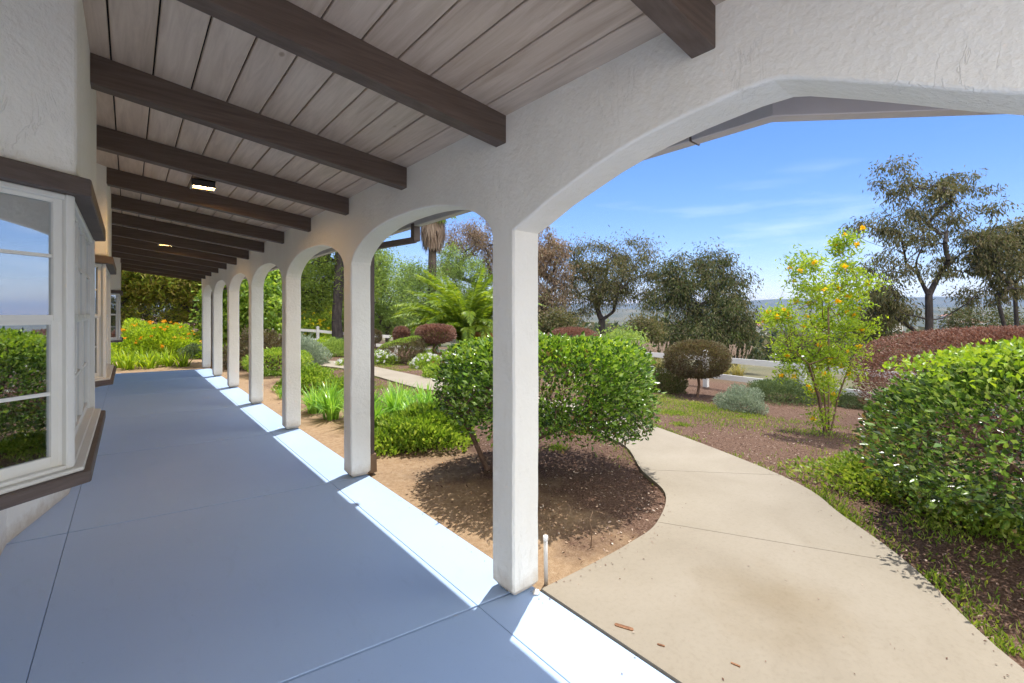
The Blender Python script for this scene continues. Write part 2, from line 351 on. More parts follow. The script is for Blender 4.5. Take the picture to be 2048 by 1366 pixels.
# ------------------------------------------------------------------ ground, hills
def grid_axis():
    a = [-60, -30, -12, -6, -3]
    a += list(np.arange(-2, 16, .5)) + list(np.arange(16, 40, 2)) + list(np.arange(40, 200, 12)) + [240, 300, 400, 550, 750, 1000, 1400, 2000, 3000, 4500, 6500]
    return np.array(a, float)
gx = grid_axis(); gy = np.concatenate([-grid_axis()[::-1][:-1] , [0], grid_axis()[5:]]); gy = np.unique(gy)
XX, YY = np.meshgrid(gx, gy); ZZ = terr(XX, YY)
nx = len(gx); idx = np.arange(XX.size).reshape(XX.shape)
Fg = np.stack([idx[:-1, :-1], idx[:-1, 1:], idx[1:, 1:], idx[1:, :-1]], -1).reshape(-1, 4)
tag(mesh_obj('ground', np.stack([XX, YY, ZZ], -1).reshape(-1, 3), Fg, M['ground'], smooth=True), kind='structure')
def ridge(name, D, h0, h1, seed, depth, base=-45, bump_u=None):
    r = np.random.default_rng(seed); az = np.linspace(-1.35, 1.9, 260)      # angle from +Y toward +X
    prof = np.zeros_like(az)
    for k in range(1, 7): prof += np.sin(az * k * 4.3 + r.uniform(0, 6)) / k ** 1.2
    prof = (prof - prof.min()) / (prof.max() - prof.min()); prof = h0 + (h1 - h0) * prof
    if bump_u is not None:
        for a0, w, hh in bump_u: prof += hh * np.exp(-((az - a0) / w) ** 2)
    rows = []
    for j, (t_, s_) in enumerate([(0, 0), (.25, .35), (.5, .7), (.75, .93), (1, 1)]):
        Dj = D + depth * t_; z = base + (prof - base) * s_ + r.normal(0, abs(h1 - h0) * .05, len(az)) * (j > 0)
        rows.append(np.stack([np.sin(az) * Dj, np.cos(az) * Dj, z], -1))
    V = np.concatenate(rows); n = len(az); id_ = np.arange(len(V)).reshape(5, n)
    Fq = np.stack([id_[:-1, :-1], id_[:-1, 1:], id_[1:, 1:], id_[1:, :-1]], -1).reshape(-1, 4)
    return tag(mesh_obj(name, V, Fq, M['hill'], smooth=True), kind='structure')
ridge('hills', 2300, 62, 84, 3, 700, bump_u=[(1.22, .05, 12), (1.36, .08, 10)])
ridge('hills', 1000, 3, 16, 8, 350)
ridge('hills', 520, -16, -8, 5, 220)

# ------------------------------------------------------------------ porch slab, path
SK = -.13                         # the cast joints run slightly askew
XJ = [-3.0, -.32, 1.37, 1.70]
YJ = [-6.0, -.35, 1.90, 4.12, 6.28, 8.46, 10.7, 12.9, 14.85]
mb = MB(); gp = .0065
for i in range(3):
    for j in range(len(YJ) - 1):
        gx_ = .0015; x0, x1 = XJ[i] + (gx_ if i else 0), XJ[i + 1] - (gx_ if i < 2 else 0)
        f = lambda x, y: y + SK * (x - 1.37)
        mb.prism([(x0, f(x0, YJ[j]) + gp), (x1, f(x1, YJ[j]) + gp), (x1, f(x1, YJ[j + 1]) - gp), (x0, f(x0, YJ[j + 1]) - gp)], -.05, 0)
sl_ = mb.build('porch_floor', M['floor']); tag(sl_, kind='structure'); bev(sl_, .002, 1)
mb = MB(); mb.prism([(-3, -6), (1.69, -6), (1.69, 14.82), (-3, 15.4)], -.2, -.012); tag(mb.build('slab_base', M['dark']), kind='structure')

def catmull(P, n=8):
    P = np.array(P, float); Q = np.vstack([2 * P[0] - P[1], P, 2 * P[-1] - P[-2]]); out = []
    for i in range(1, len(Q) - 2):
        for t in np.arange(n) / n:
            a, b, c, d = Q[i-1], Q[i], Q[i+1], Q[i+2]
            out.append(.5 * (2*b + (c-a)*t + (2*a-5*b+4*c-d)*t*t + (-a+3*b-3*c+d)*t**3))
    out.append(P[-1]); return np.array(out)
# left edge and right edge stations of the winding path; joints fall on stations
LE = [(1.715, 1.79), gz(1175, 1133), gz(1262, 1085), gz(1314, 1045), (3.42, 2.08), gz(1283, 940), gz(1240, 885), (4.58, 4.3), (4.70, 5.7), gz(899, 785), gz(832, 775), gz(747, 751), gz(687, 737), gz(620, 728), (3.9, 17.5), (3.3, 21)]
RE = [(1.715, -3.2), (2.55, -.45), gz(2048, 1340), gz(1820, 1130), gz(1690, 1035), gz(1562, 951), gz(1300, 850), (5.62, 4.9), (5.55, 6.6), gz(899, 766), gz(862, 757), gz(747, 733), gz(687, 723), gz(607, 718), (4.7, 18.5), (4.0, 22.5)]
NS = 6
Lc, Rc = catmull(LE, NS), catmull(RE, NS)
joints = [3 * NS, 5 * NS, 7 * NS, 8 * NS, 9 * NS, 10 * NS, 11 * NS, 12 * NS, 13 * NS]
mb = MB(); st = [0] + joints + [len(Lc) - 1]
for a, b in zip(st[:-1], st[1:]):
    Ls, Rs = Lc[a:b + 1].copy(), Rc[a:b + 1].copy()
    if a:
        Ls[0] += (Ls[1] - Ls[0]) / np.linalg.norm(Ls[1] - Ls[0]) * .005; Rs[0] += (Rs[1] - Rs[0]) / np.linalg.norm(Rs[1] - Rs[0]) * .005
    K = 5
    rows = [np.linspace(l, r, K) for l, r in zip(Ls, Rs)]
    bb = len(mb.v)
    for row in rows:
        for q in row: mb.v.append((q[0], q[1], .004 + .0 * q[0]))
    n = len(rows)
    for i in range(n - 1):
        for k in range(K - 1): mb.f.append([bb+i*K+k, bb+i*K+k+1, bb+(i+1)*K+k+1, bb+(i+1)*K+k])
    # skirt
    ring = [bb + i*K for i in range(n)] + [bb+(n-1)*K+k for k in range(1, K)] + [bb + i*K + K-1 for i in range(n-2, -1, -1)] + [bb+k for k in range(K-2, 0, -1)]
    b2 = len(mb.v)
    for q in ring: mb.v.append((mb.v[q][0], mb.v[q][1], -.12))
    for i in range(len(ring)):
        j = (i + 1) % len(ring); mb.f.append([ring[i], ring[j], b2 + j, b2 + i])
tag(mb.build('path', M['path']), kind='structure')
V = []
for l, r in zip(Lc, Rc): V += [(l[0]+.004, l[1], -.008), (r[0]-.004, r[1], -.008)]
tag(mesh_obj('path_base', V, np.array([[2*i, 2*i+1, 2*i+3, 2*i+2] for i in range(len(Lc)-1)]), M['dark']), kind='structure')

# ------------------------------------------------------------------ arcade
XA, XB = 1.53, 1.715
CY = [1.805, 4.07, 6.31, 8.47, 10.64, 12.82, 14.85]     # near faces of the columns
CW = .185; SPR = 1.935
def cz(x): return 2.55 + .127 * (1.53 - x)              # underside of the boards
arc = empty('arcade', (1.62, 6, 0), 'white stucco arcade of tall slender columns and low arches along the edge of the porch', 'arcade')
def arch_pts(y0, y1, rise=.29, p=2.3, q=.6, n=22, skew=0):
    out = []
    for i in range(1, n):
        o = -cos(pi * i / n); y = (y0 + y1) / 2 + o * (y1 - y0) / 2
        out.append((y, SPR + rise * (1 - abs(o) ** p) ** q))
    return out
# big arch over the path follows the measured uneven curve
big = [(-.50, 1.945), (-.40, 1.953), (-.2, 1.965), (.04, 1.99), (.14, 2.035), (.25, 2.09), (.38, 2.152), (.51, 2.21), (.56, 2.226), (.66, 2.228), (.85, 2.212), (1.0, 2.193), (1.09, 2.177), (1.25, 2.138), (1.4, 2.09), (1.55, 2.04), (1.70, 1.975)]
cols = [(-.79, -.605)] + [(c, c + CW) for c in CY]
mbw = MB(); top = cz(XB) + .05
prof = [(cols[0][0], SPR)]
for k, (a, b) in enumerate(cols):
    prof.append((b, SPR))
    if k + 1 < len(cols):
        na = cols[k + 1][0]
        prof += big if k == 0 else arch_pts(b, na)
        prof.append((na, SPR))
b0 = len(mbw.v); n = len(prof)
for x in (XA, XB):
    for y, z in prof: mbw.v.append((x, y, z))
    for y, z in prof: mbw.v.append((x, y, top))
for i in range(n - 1):
    mbw.f.append([i, i+1, n+i+1, n+i]); mbw.f.append([2*n+i+1, 2*n+i, 3*n+i, 3*n+i+1])
    if abs(prof[i][1] - SPR) > 1e-6 or abs(prof[i+1][1] - SPR) > 1e-6: mbw.f.append([i+1, i, 2*n+i, 2*n+i+1])
    mbw.f.append([n+i, n+i+1, 3*n+i+1, 3*n+i])
mbw.f.append([0, n, 3*n, 2*n]); mbw.f.append([n-1, 3*n-1+0, 4*n-1, 2*n-1])
mbw.f[-1] = [n-1, 2*n-1, 4*n-1, 3*n-1]
o = mesh_obj('arch_wall', np.array(mbw.v), mbw.f, M['stucco'], arc); bev(o, .012, 3)
def roughen(o, amp, size, levels=1):
    t = bpy.data.textures.new('plaster', 'CLOUDS'); t.noise_scale = size
    m = o.modifiers.new('hand', 'DISPLACE'); m.texture = t; m.strength = amp; m.mid_level = .5; m.texture_coords = 'GLOBAL'
for a, b in cols:
    mb = MB(); zs = list(np.linspace(SPR, .045, 26)) + [.03, .018, .010]
    ch = .010; v0 = len(mb.v)
    for z in zs:
        s_ = 0 if z > .04 else (.045 - z) * .75
        jx = .0012 * sin(z * 5 + a * 5) + .0008 * sin(z * 23 + a)
        if z == SPR: jx = 0
        x0, x1, y0, y1 = XA + s_ + jx, XB - s_ + jx * .6, a + s_ - jx, b - s_ + jx
        for q in [(x0+ch, y0), (x1-ch, y0), (x1, y0+ch), (x1, y1-ch), (x1-ch, y1), (x0+ch, y1), (x0, y1-ch), (x0, y0+ch)]: mb.v.append((*q, z))
    for i in range(len(zs) - 1):
        for k in range(8): mb.f.append([v0+i*8+k, v0+i*8+(k+1) % 8, v0+(i+1)*8+(k+1) % 8, v0+(i+1)*8+k])
    mb.f.append([v0 + (len(zs)-1)*8 + k for k in range(8)])
    mb.build('column', M['stucco'], arc)

# ------------------------------------------------------------------ porch roof
roof = empty('porch_roof', (.5, 6, 2.6), 'brown boarded porch roof on dark rafters with a pale gutter along its outer edge', 'roof')
PW = .1635; xs = -.068 - PW * 6 - PW; mb = MB(); g = .0035
while xs < 2.12:
    x0, x1 = xs + g, min(xs + PW - g, 1.70)
    if x1 > x0 and x0 < 1.7:
        z0, z1 = cz(x0), cz(x1)
        mb.hexa([(x0, -1.0, z0), (x1, -1.0, z1), (x1, 15.35, z1), (x0, 15.75, z0), (x0, -1.0, z0+.03), (x1, -1.0, z1+.03), (x1, 15.35, z1+.03), (x0, 15.75, z0+.03)])
    xs += PW
bev(mb.build('ceiling_boards', M['plank'], roof), .0035, 1)
M['tile'] = mat_noise('brown_roof_shingle', (.10, .07, .055), (.2, .15, .12), 9, .9, .5, .01)
mb = MB(); mb.prism([(-4, .6), (-.75, .6), (-.75, -1.02), (2.12, -1.02), (2.12, 15.4), (-4, 15.8)], lambda x, y: cz(x) + .016, lambda x, y: cz(x) + .12)
mb.build('roof_deck', M['dark'], roof)
mb = MB(); mb.prism([(1.716, -1.0), (2.118, -1.0), (2.118, 15.38), (1.716, 15.4)], lambda x, y: cz(x), lambda x, y: cz(x) + .014); mb.build('soffit', M['soffit'], roof)
mb = MB(); mb.prism([(2.122, -1.02), (3.85, -1.02), (2.122, .75)], 2.462, 2.56); mb.build('corner_roof', M['soffit'], roof)
r0 = .74
for k in range(14):
    y = r0 + 1.127 * k; mb = MB()
    P = []
    for zz in (-.145, .002):
        for (x, yy) in [(-.9, y), (XA + .03, y), (XA + .03, y + .088), (-.9, y + .088)]:
            P.append((x, yy, cz(x) + zz + (-.0 if zz < 0 else 0)))
    mb.hexa(P); bev(mb.build('rafter', M['beam'], roof), .005, 2)
for y in (-.55,):
    mb = MB(); P = []
    for zz in (-.145, .002):
        for (x, yy) in [(-.9, y), (XA + .03, y), (XA + .03, y + .088), (-.9, y + .088)]: P.append((x, yy, cz(x) + zz))
    mb.hexa(P); bev(mb.build('rafter', M['beam'], roof), .005, 2)
mb = MB(); mb.bar((.3, -.75, 2.72), (XA + .02, .48, 2.52), .085, .14); mb.build('hip_rafter', M['beam'], roof)
# gutter: trough with rolled outer lip
def gutter(pts, dirs, name, parent):
    prof_ = [(-.030, .004), (-.030, .078), (-.026, .078), (-.026, .008), (.028, .008), (.038, .035), (.044, .088), (.038, .094), (.044, .100), (.054, .094), (.049, .04), (.034, .0), (-.026, 0)]
    V, Fc = [], []; n = len(prof_)
    for p, d in zip(pts, dirs):
        for a, z in prof_: V.append((p[0] + d[0] * a, p[1] + d[1] * a, p[2] + z))
    for i in range(len(pts) - 1):
        for k in range(n): Fc.append([i*n+k, i*n+(k+1) % n, (i+1)*n+(k+1) % n, (i+1)*n+k])
    Fc.append(list(range(n))); Fc.append(list(range((len(pts)-1)*n, len(pts)*n))[::-1])
    o = mesh_obj(name, V, Fc, M['gutter'], parent)
    bm = bmesh.new(); bm.from_mesh(o.data); bmesh.ops.recalc_face_normals(bm, faces=bm.faces); bm.to_mesh(o.data); bm.free(); return o
ang = tan(pi / 8)
gutter([(2.10, 15.45, 2.33), (2.10, .77, 2.33), (3.9, -1.03, 2.33)], [(1, 0), (1, ang), (.7071 * 1, .7071)], 'gutter', roof)
mb = MB(); mb.box(2.062, 2.15, 1.118, 1.125, 2.327, 2.36); mb.build('gutter_strap', M['spout'], roof)
mb = MB(); mb.box(2.10, 2.043, .8, 15.4, 2.36, 2.50); 
for ds_y, ey in ((4.18, 3.93), (15.02, 14.78)):
    t_ = MB(); w = .062
    t_.bar((2.10, ey, 2.36), (2.10, ey, 2.19), w, .075, up=(1, 0, 0))
    t_.bar((2.10, ey - .01, 2.205), (XB + .05, ds_y, 2.13), w, .055)
    t_.bar((XB + .045, ds_y, 2.15), (XB + .045, ds_y, .14), w, .055, up=(1, 0, 0))
    bev(t_.build('downspout', M['spout'], roof), .008, 2)
    t_ = MB(); t_.bar((XB + .048, ds_y, .17), (XB + .052, ds_y, -.01), .085, .08, up=(1, 0, 0)); bev(t_.build('downspout_boot', M['rust'] if False else M['stake'], roof), .008, 2)

# ------------------------------------------------------------------ house with bay windows
house = empty('house', (-1, 6, 0), 'cream stucco house front with three boxed bay windows opening onto the porch', 'house')
AX, AY = .788, .616               # direction of an angled bay face
WX = -.61
def bay_poly(cy, ln, off):
    """plan of the bay, off = how far the face stands out from the glazing plane"""
    xf = -.155 + off; dx = (xf - WX) ; run = dx * AY / AX
    e = off * .35
    return [(WX, cy - run - e), (xf, cy - e), (xf, cy + ln + e), (WX, cy + ln + run + e)]
bays = [(2.28, 1.30, 0), (5.25, 1.32, 1), (12.9, 1.3, 1)]
# cut openings simply: wall in pieces around the bays
mb = MB(); ys = [.6]
for cy, ln, _ in bays: ys += [cy - .32, cy + ln + .32]
ys.append(15.2)
for i in range(0, len(ys), 2): mb.box(-.85, WX, ys[i], ys[i+1], -.02, 2.83)
for i in range(1, len(ys) - 1, 2): mb.box(-.85, WX, ys[i] - .0, ys[i+1], -.02, .92)
mb.box(-4, -.851, 15.0, 15.2, -.02, 2.83); mb.box(-4, -.851, .6, .8, -.02, 2.83)
bev(mb.build('wall', M['stucco'], house), .01, 2)
HZ0, HZ1, WZ0, WZ1 = 1.925, 1.99, .945, 1.925
room = MB(); room.box(-4.0, -3.9, .85, 14.95, -.1, 2.9); room.box(-3.89, -.86, .85, 14.95, .01, .03); room.box(-3.89, -.86, .85, 14.95, 2.5, 2.52)
room.build('room', M['room'], house)
# curtains inside give the panes some depth
for cy, ln, full in bays:
    P = bay_poly(cy, ln, .011)
    mb = MB(); mb.prism(P + [(WX - .1, P[3][1]), (WX - .1, P[0][1])], HZ1 + .001, cz(-.2) + .02)
    bev(mb.build('bay_wall', M['stucco'], house), .02, 3)
    Pt = bay_poly(cy, ln, .05)
    mb = MB(); mb.prism(Pt, HZ0, HZ1); bev(mb.build('header_board', M['trim'], house), .004, 1)
    mb = MB(); mb.prism(Pt, .886, .93); bev(mb.build('sill_board', M['trim'], house), .004, 1)
    mb = MB(); mb.prism(bay_poly(cy, ln, .03), .930, .944); bev(mb.build('window_sill', M['frame'], house), .003, 1)
    # plinth under the overhanging bay
    mb = MB(); mb.prism([(WX - .1, cy - .88), (WX, cy - .88), (WX + .23, cy + .02), (WX + .25, cy + ln - .1), (WX, cy + ln + .5), (WX - .1, cy + ln + .5)], -.02, .884)
    if full: bev(mb.build('bay_plinth', M['stucco'], house), .03, 3)
    # three windows per bay
    Pw = bay_poly(cy, ln, 0)
    for fi in range(3):
        a, b = np.array(Pw[fi]), np.array(Pw[fi + 1]); Lw = np.linalg.norm(b - a); d = (b - a) / Lw; nn = np.array([d[1], -d[0]])
        def box_on(mb, s0, s1, z0, z1, d0, d1):
            q = [a + d*s0 + nn*d0, a + d*s1 + nn*d0, a + d*s1 + nn*d1, a + d*s0 + nn*d1]
            mb.prism([tuple(t) for t in q], z0, z1)
        fr = MB(); e0, e1 = .0, Lw
        # outer frame and corner post
        box_on(fr, e0, e0+.022, WZ0, WZ1, -.05, .004); box_on(fr, e1-.022, e1, WZ0, WZ1, -.05, .004)
        box_on(fr, e0+.022, e1-.022, WZ1-.02, WZ1, -.05, .0); box_on(fr, e0+.022, e1-.022, WZ0, WZ0+.014, -.05, .004)
        w = bev(fr.build('window', M['frame'], house), .003, 1)
        npane = 1 if Lw < .9 else 3
        sw = (Lw - .044) / npane
        for q in range(npane):
            s0, s1 = .022 + sw * q, .022 + sw * (q + 1)
            for zz0, zz1, dd, br in ((1.475, WZ1 - .02, -.022, .02), (WZ0 + .014, 1.475, -.032, .036)):
                stw = .028 if npane == 1 else .022
                sash = MB(); box_on(sash, s0 + .001, s0 + stw, zz0, zz1, dd - .014, dd + .008)
                box_on(sash, s1 - stw, s1 - .001, zz0, zz1, dd - .014, dd + .008)
                box_on(sash, s0 + stw, s1 - stw, zz0, zz0 + br, dd - .014, dd + .006)
                box_on(sash, s0 + stw, s1 - stw, zz1 - .014, zz1, dd - .014, dd + .006)
                mid = (zz0 + zz1) / 2 + (.012 if zz0 > 1.4 else 0)
                sash.build('sash', M['frame'], w)
                bars = [(s0 + stw, s1 - stw, mid - .006, mid + .006, -.012, .003)]
                if npane > 1: bars += [((s0+s1)/2 - .005, (s0+s1)/2 + .005, zz0 + br, mid - .006, -.011, .002), ((s0+s1)/2 - .005, (s0+s1)/2 + .005, mid + .006, zz1 - .014, -.011, .002)]
                for q in bars:
                    mt = MB(); box_on(mt, q[0], q[1], q[2], q[3], dd + q[4], dd + q[5]); mt.build('glazing_bar', M['frame'], w)
                pn = MB(); box_on(pn, s0 + stw - .003, s1 - stw + .003, zz0 + br - .003, zz1 - .01, dd - .006, dd - .003); pn.build('pane', M['glass'], w)
for o_ in [x for x in bpy.data.objects if x.name.startswith(('sash', 'glazing_bar', 'pane'))]: o_.location = (0, 0, 0)

# lamp-like infrared heaters between the rafters
def heater(x, y, label):
    z = cz(x) - .012; e = empty('ceiling_heater', (x, y, z), label, 'heater', 'heaters between the rafters')
    sx_, sy_ = .085, .055
    mb = MB(); mb.box(x-sx_, x+sx_, y-sy_, y-sy_+.006, z-.06, z); mb.box(x-sx_, x+sx_, y+sy_-.006, y+sy_, z-.06, z)
    mb.box(x-sx_, x-sx_+.006, y-sy_, y+sy_, z-.06, z); mb.box(x+sx_-.006, x+sx_, y-sy_, y+sy_, z-.06, z); mb.box(x-sx_, x+sx_, y-sy_, y+sy_, z-.008, z)
    mb.build('housing', M['lamp_body'], e)
    mb = MB(); mb.box(x-sx_+.007, x+sx_-.007, y-sy_+.01, y-.006, z-.04, z-.012); mb.box(x-sx_+.007, x+sx_-.007, y+.006, y+sy_-.01, z-.04, z-.012); mb.build('heating_element', M['element'], e)
    for s_ in (-1, 1): mb = MB(); mb.bar((x + s_*sx_, y-sy_-.012, z-.064), (x + s_*sx_, y+sy_+.004, z-.064), .014, .012); mb.build('bracket', M['lamp_metal'], e)
    l = bpy.data.lights.new('heater_glow', 'AREA'); l.energy = 2.2; l.color = (1, .55, .16); l.size = .14; l.size_y = .07; l.shape = 'RECTANGLE'
    lo = bpy.data.objects.new('heater_glow', l); COL.objects.link(lo); lo.parent = e; lo.location = (0, 0, -.05)
h_ = at(405, 370, 1.0)
# put it on the boards: solve along the ray
for D in np.arange(2, 8, .01):
    p = at(406, 366, D)
    if p[2] >= cz(p[0]) - .03: break
heater(float(p[0]), float(p[1]), 'glowing infrared heater between the fourth and fifth rafters of the porch ceiling')
heater(float(p[0]) - .05, float(p[1]) + 4.5, 'farther heater seen as an orange glow on the distant rafters')

# ------------------------------------------------------------------ fence
def fence():
    pts = [(-4, 12.3, -2), (0, 12.1, 0)]
    line = [(12.1, -6), (11.95, -1), (11.95, 2.7), (12.2, 5.4), (12.2, 7.3), (12.0, 12), (11.2, 17), (9.5, 21.4), (7.0, 25.5), (3, 29), (-4, 31)]
    P = catmull(line, 6); seg = np.linalg.norm(np.diff(P, axis=0), axis=1); s = np.concatenate([[0], np.cumsum(seg)])
    t = np.arange(0, s[-1], 2.44); X = np.interp(t, s, P[:, 0]); Y = np.interp(t, s, P[:, 1])
    e = empty('rail_fence', (12, 5, -.55), 'long white two-rail ranch fence along the far edge of the garden', 'fence')
    pz = [float(terr(x, y)) for x, y in zip(X, Y)]
    for x, y, z in zip(X, Y, pz):
        mb = MB(); mb.box(x-.06, x+.06, y-.06, y+.06, z-.05, z+.98); mb.box(x-.075, x+.075, y-.075, y+.075, z+.98, z+1.0)
        mb.hexa([(x-.07, y-.07, z+1.0), (x+.07, y-.07, z+1.0), (x+.07, y+.07, z+1.0), (x-.07, y+.07, z+1.0), (x-.01, y-.01, z+1.05), (x+.01, y-.01, z+1.05), (x+.01, y+.01, z+1.05), (x-.01, y+.01, z+1.05)])
        mb.build('post', M['white'], e)
    for i in range(len(X) - 1):
        for h in (.86, .40):
            mb = MB(); mb.bar((X[i], Y[i], pz[i] + h - .07 + .0), (X[i+1], Y[i+1], pz[i+1] + h - .07), .038, .14); mb.build('rail', M['white'], e)
fence()

# ------------------------------------------------------------------ foliage makers
def rdir(n, r=rng):
    return nrmz(r.normal(size=(n, 3)))
def leaves_geo(P, D, Nn, Ln, Wd, fold=.18, droop=.12):
    """each leaf a folded rhombus of two triangles-pairs (one island)"""
    P = np.asarray(P); n = len(P); D = nrmz(D); S_ = nrmz(np.cross(D, Nn)); Nn = np.cross(S_, D)
    Ln = np.broadcast_to(Ln, (n,))[:, None]; Wd = np.broadcast_to(Wd, (n,))[:, None]
    mid = P + D * Ln * .45
    a = mid + S_ * Wd * .5 + Nn * Wd * fold; b = mid - S_ * Wd * .5 + Nn * Wd * fold; tip = P + D * Ln - Nn * Ln * droop
    V = np.stack([P, a, tip, b], 1).reshape(-1, 3)
    i = np.arange(n)[:, None] * 4
    Fc = np.concatenate([i + [0, 1, 2], i + [0, 2, 3]], 1).reshape(-1, 3)
    return V, Fc
def join(parts):
    V, Fc, o = [], [], 0
    for v, f in parts: V.append(v); Fc.append(f + o); o += len(v)
    return np.concatenate(V), np.concatenate(Fc)
def tubes_geo(A, B, ra, rb, seg=5):
    A, B = np.asarray(A, float), np.asarray(B, float); n = len(A); d = nrmz(B - A)
    ref = np.where(np.abs(d[:, 2:3]) < .8, [[0, 0, 1.]], [[1., 0, 0]]); s = nrmz(np.cross(d, ref)); u = np.cross(s, d)
    th = np.arange(seg) * 2 * pi / seg; ring = s[:, None] * np.cos(th)[None, :, None] + u[:, None] * np.sin(th)[None, :, None]
    ra = np.broadcast_to(ra, (n,)); rb = np.broadcast_to(rb, (n,))
    V = np.concatenate([A[:, None] + ring * ra[:, None, None], B[:, None] + ring * rb[:, None, None]], 1).reshape(-1, 3)
    i = np.arange(n)[:, None, None] * 2 * seg; k = np.arange(seg)[None, :, None]
    q = np.concatenate([k, (k + 1) % seg, (k + 1) % seg + seg, k + seg], 2)
    return V, (i + q).reshape(-1, 4)
def grow(trunk, targets, r0, rmin=.004, r=rng, wig=.055, sub=3, up=.25, seg=5, limbs=None):
    """limbs that reach each target from the nearest limb already there; returns geometry"""
    nodes = [np.array(p, float) for p in trunk]; par = [-1] + list(range(len(trunk) - 1)); nt0 = len(nodes)
    for lb_ in (limbs or []):
        j = int(np.argmin(np.linalg.norm(np.array(nodes) - lb_[0], axis=1)))
        for q in lb_[1:]:
            q = np.array(q, float); a0 = nodes[j]; nodes.append((a0 + q) / 2 + r.normal(size=3) * .03); par.append(j); nodes.append(q); par.append(len(nodes) - 2); j = len(nodes) - 1
    order = np.argsort(np.linalg.norm(targets - nodes[-1], axis=1)); tipn = []
    for t in targets[order]:
        Nn_ = np.array(nodes); d = np.linalg.norm(Nn_ - t, axis=1) + up * np.maximum(0, Nn_[:, 2] - t[2]) * 2
        d[:max(1, len(trunk) // 3) if not limbs else nt0] += .6 * np.linalg.norm(nodes[-1] - nodes[0])
        j = int(np.argmin(d)); p = nodes[j]; L_ = np.linalg.norm(t - p); prev = j
        for k in range(1, sub + 1):
            f = k / sub; q = p + (t - p) * f + (r.normal(size=3) * wig * L_ * (k < sub)); q[2] += L_ * .10 * sin(pi * f)
            nodes.append(q); par.append(prev); prev = len(nodes) - 1
        tipn.append(prev)
    n = len(nodes); cnt = np.zeros(n); 
    for k in tipn: cnt[k] = 1
    for i in range(n - 1, 0, -1): cnt[par[i]] += cnt[i]
    cnt = np.maximum(cnt, 1); rad = np.maximum(rmin, r0 * (cnt / cnt[0]) ** .58)
    Nn_ = np.array(nodes); i = np.arange(1, n); pa = np.array(par)[1:]
    rA = np.minimum(rad[pa], rad[i] * 1.5); tr = i < len(trunk); rA[tr] = rad[pa][tr]
    for k in range(len(trunk)): pass
    if len(trunk) > 1: rA[0] *= 1.25
    return tubes_geo(Nn_[pa], Nn_[i], rA, rad[i], seg)
def blob_pts(ells, n, r=rng, hollow=.35):
    """points in a union of ellipsoids [(cx,cy,cz,rx,ry,rz,weight)]"""
    w = np.array([e[6] if len(e) > 6 else 1 for e in ells], float); w /= w.sum(); k = r.choice(len(ells), n, p=w)
    E = np.array([e[:6] for e in ells], float)[k]; rad = (hollow + (1 - hollow) * r.random(n)) ** (1/2.2)
    return E[:, :3] + rdir(n, r) * rad[:, None] * E[:, 3:6]
def camdirs(): return np.array([CP, -SP, 0]), np.array([SP, CP, 0])    # picture right, depth
def E_at(u, v, D, ru, rv, rd, w=1):
    """ellipsoid from picture centre, depth and half sizes in picture pixels"""
    c = at(u, v, D); k = D / F_PX; return (c[0], c[1], c[2], ru * k, ru * k if rd is None else rd, rv * k, w)
def tree(name, label, cat, base, ells, nclump, nleaf, leafL, leafW, mleaf, mbark, r0, trunk=None, spread=.45, droop=.6, seed=1, group=None, hollow=.3, rmin=.012, up=.25, limbs=None):
    r = np.random.default_rng(seed); base = np.array(base, float); nleaf = int(nleaf * 1.7); nclump = int(nclump * 1.4); leafW *= 1.5; leafL *= 1.1; spread *= .85
    e = empty(name, tuple(base), label, cat, group)
    T = blob_pts(ells, nclump, r, hollow)
    trunk = [base] + [np.array(p, float) for p in (trunk or [base + (T.mean(0) - base) * .35])]
    V, Fc = grow(trunk, T, r0, rmin, r, up=up, limbs=limbs); mesh_obj('trunk', V, Fc, mbark, e, True)
    k = r.integers(0, len(T), nleaf); sp = spread * (.5 + r.random(len(T)))[k]
    off = r.normal(size=(nleaf, 3)) * sp[:, None] * [1, 1, .75]; P = T[k] + off
    D = nrmz(rdir(nleaf, r) * (1 - droop) + np.array([0, 0, -1]) * droop + nrmz(off) * .3)
    V, Fc = leaves_geo(P, D, rdir(nleaf, r), leafL * r.uniform(.6, 1.3, nleaf), leafW * r.uniform(.6, 1.2, nleaf))
    mesh_obj('crown', V, Fc, mleaf, e)
    return e, T, r
def shell_pts(c, R, p, n, depth, r, zcut=None, lump=.04, cone=None):
    d = rdir(n, r); a = np.abs(d) / np.array(R); ph, pv = p if isinstance(p, tuple) else (p, p)
    rr = (((a[:, :2] ** ph).sum(1)) ** (pv / ph) + a[:, 2] ** pv) ** (-1 / pv)
    lm = 1 + lump * (np.sin(d[:, 0] * 7 + c[0]) * np.sin(d[:, 1] * 6 + c[1] * 2) + .7 * np.sin(d[:, 2] * 9 + d[:, 0] * 5))
    t = 1 - depth * r.random(n) ** 1.6
    return np.array(c) + d * (rr * lm * t)[:, None], d, t
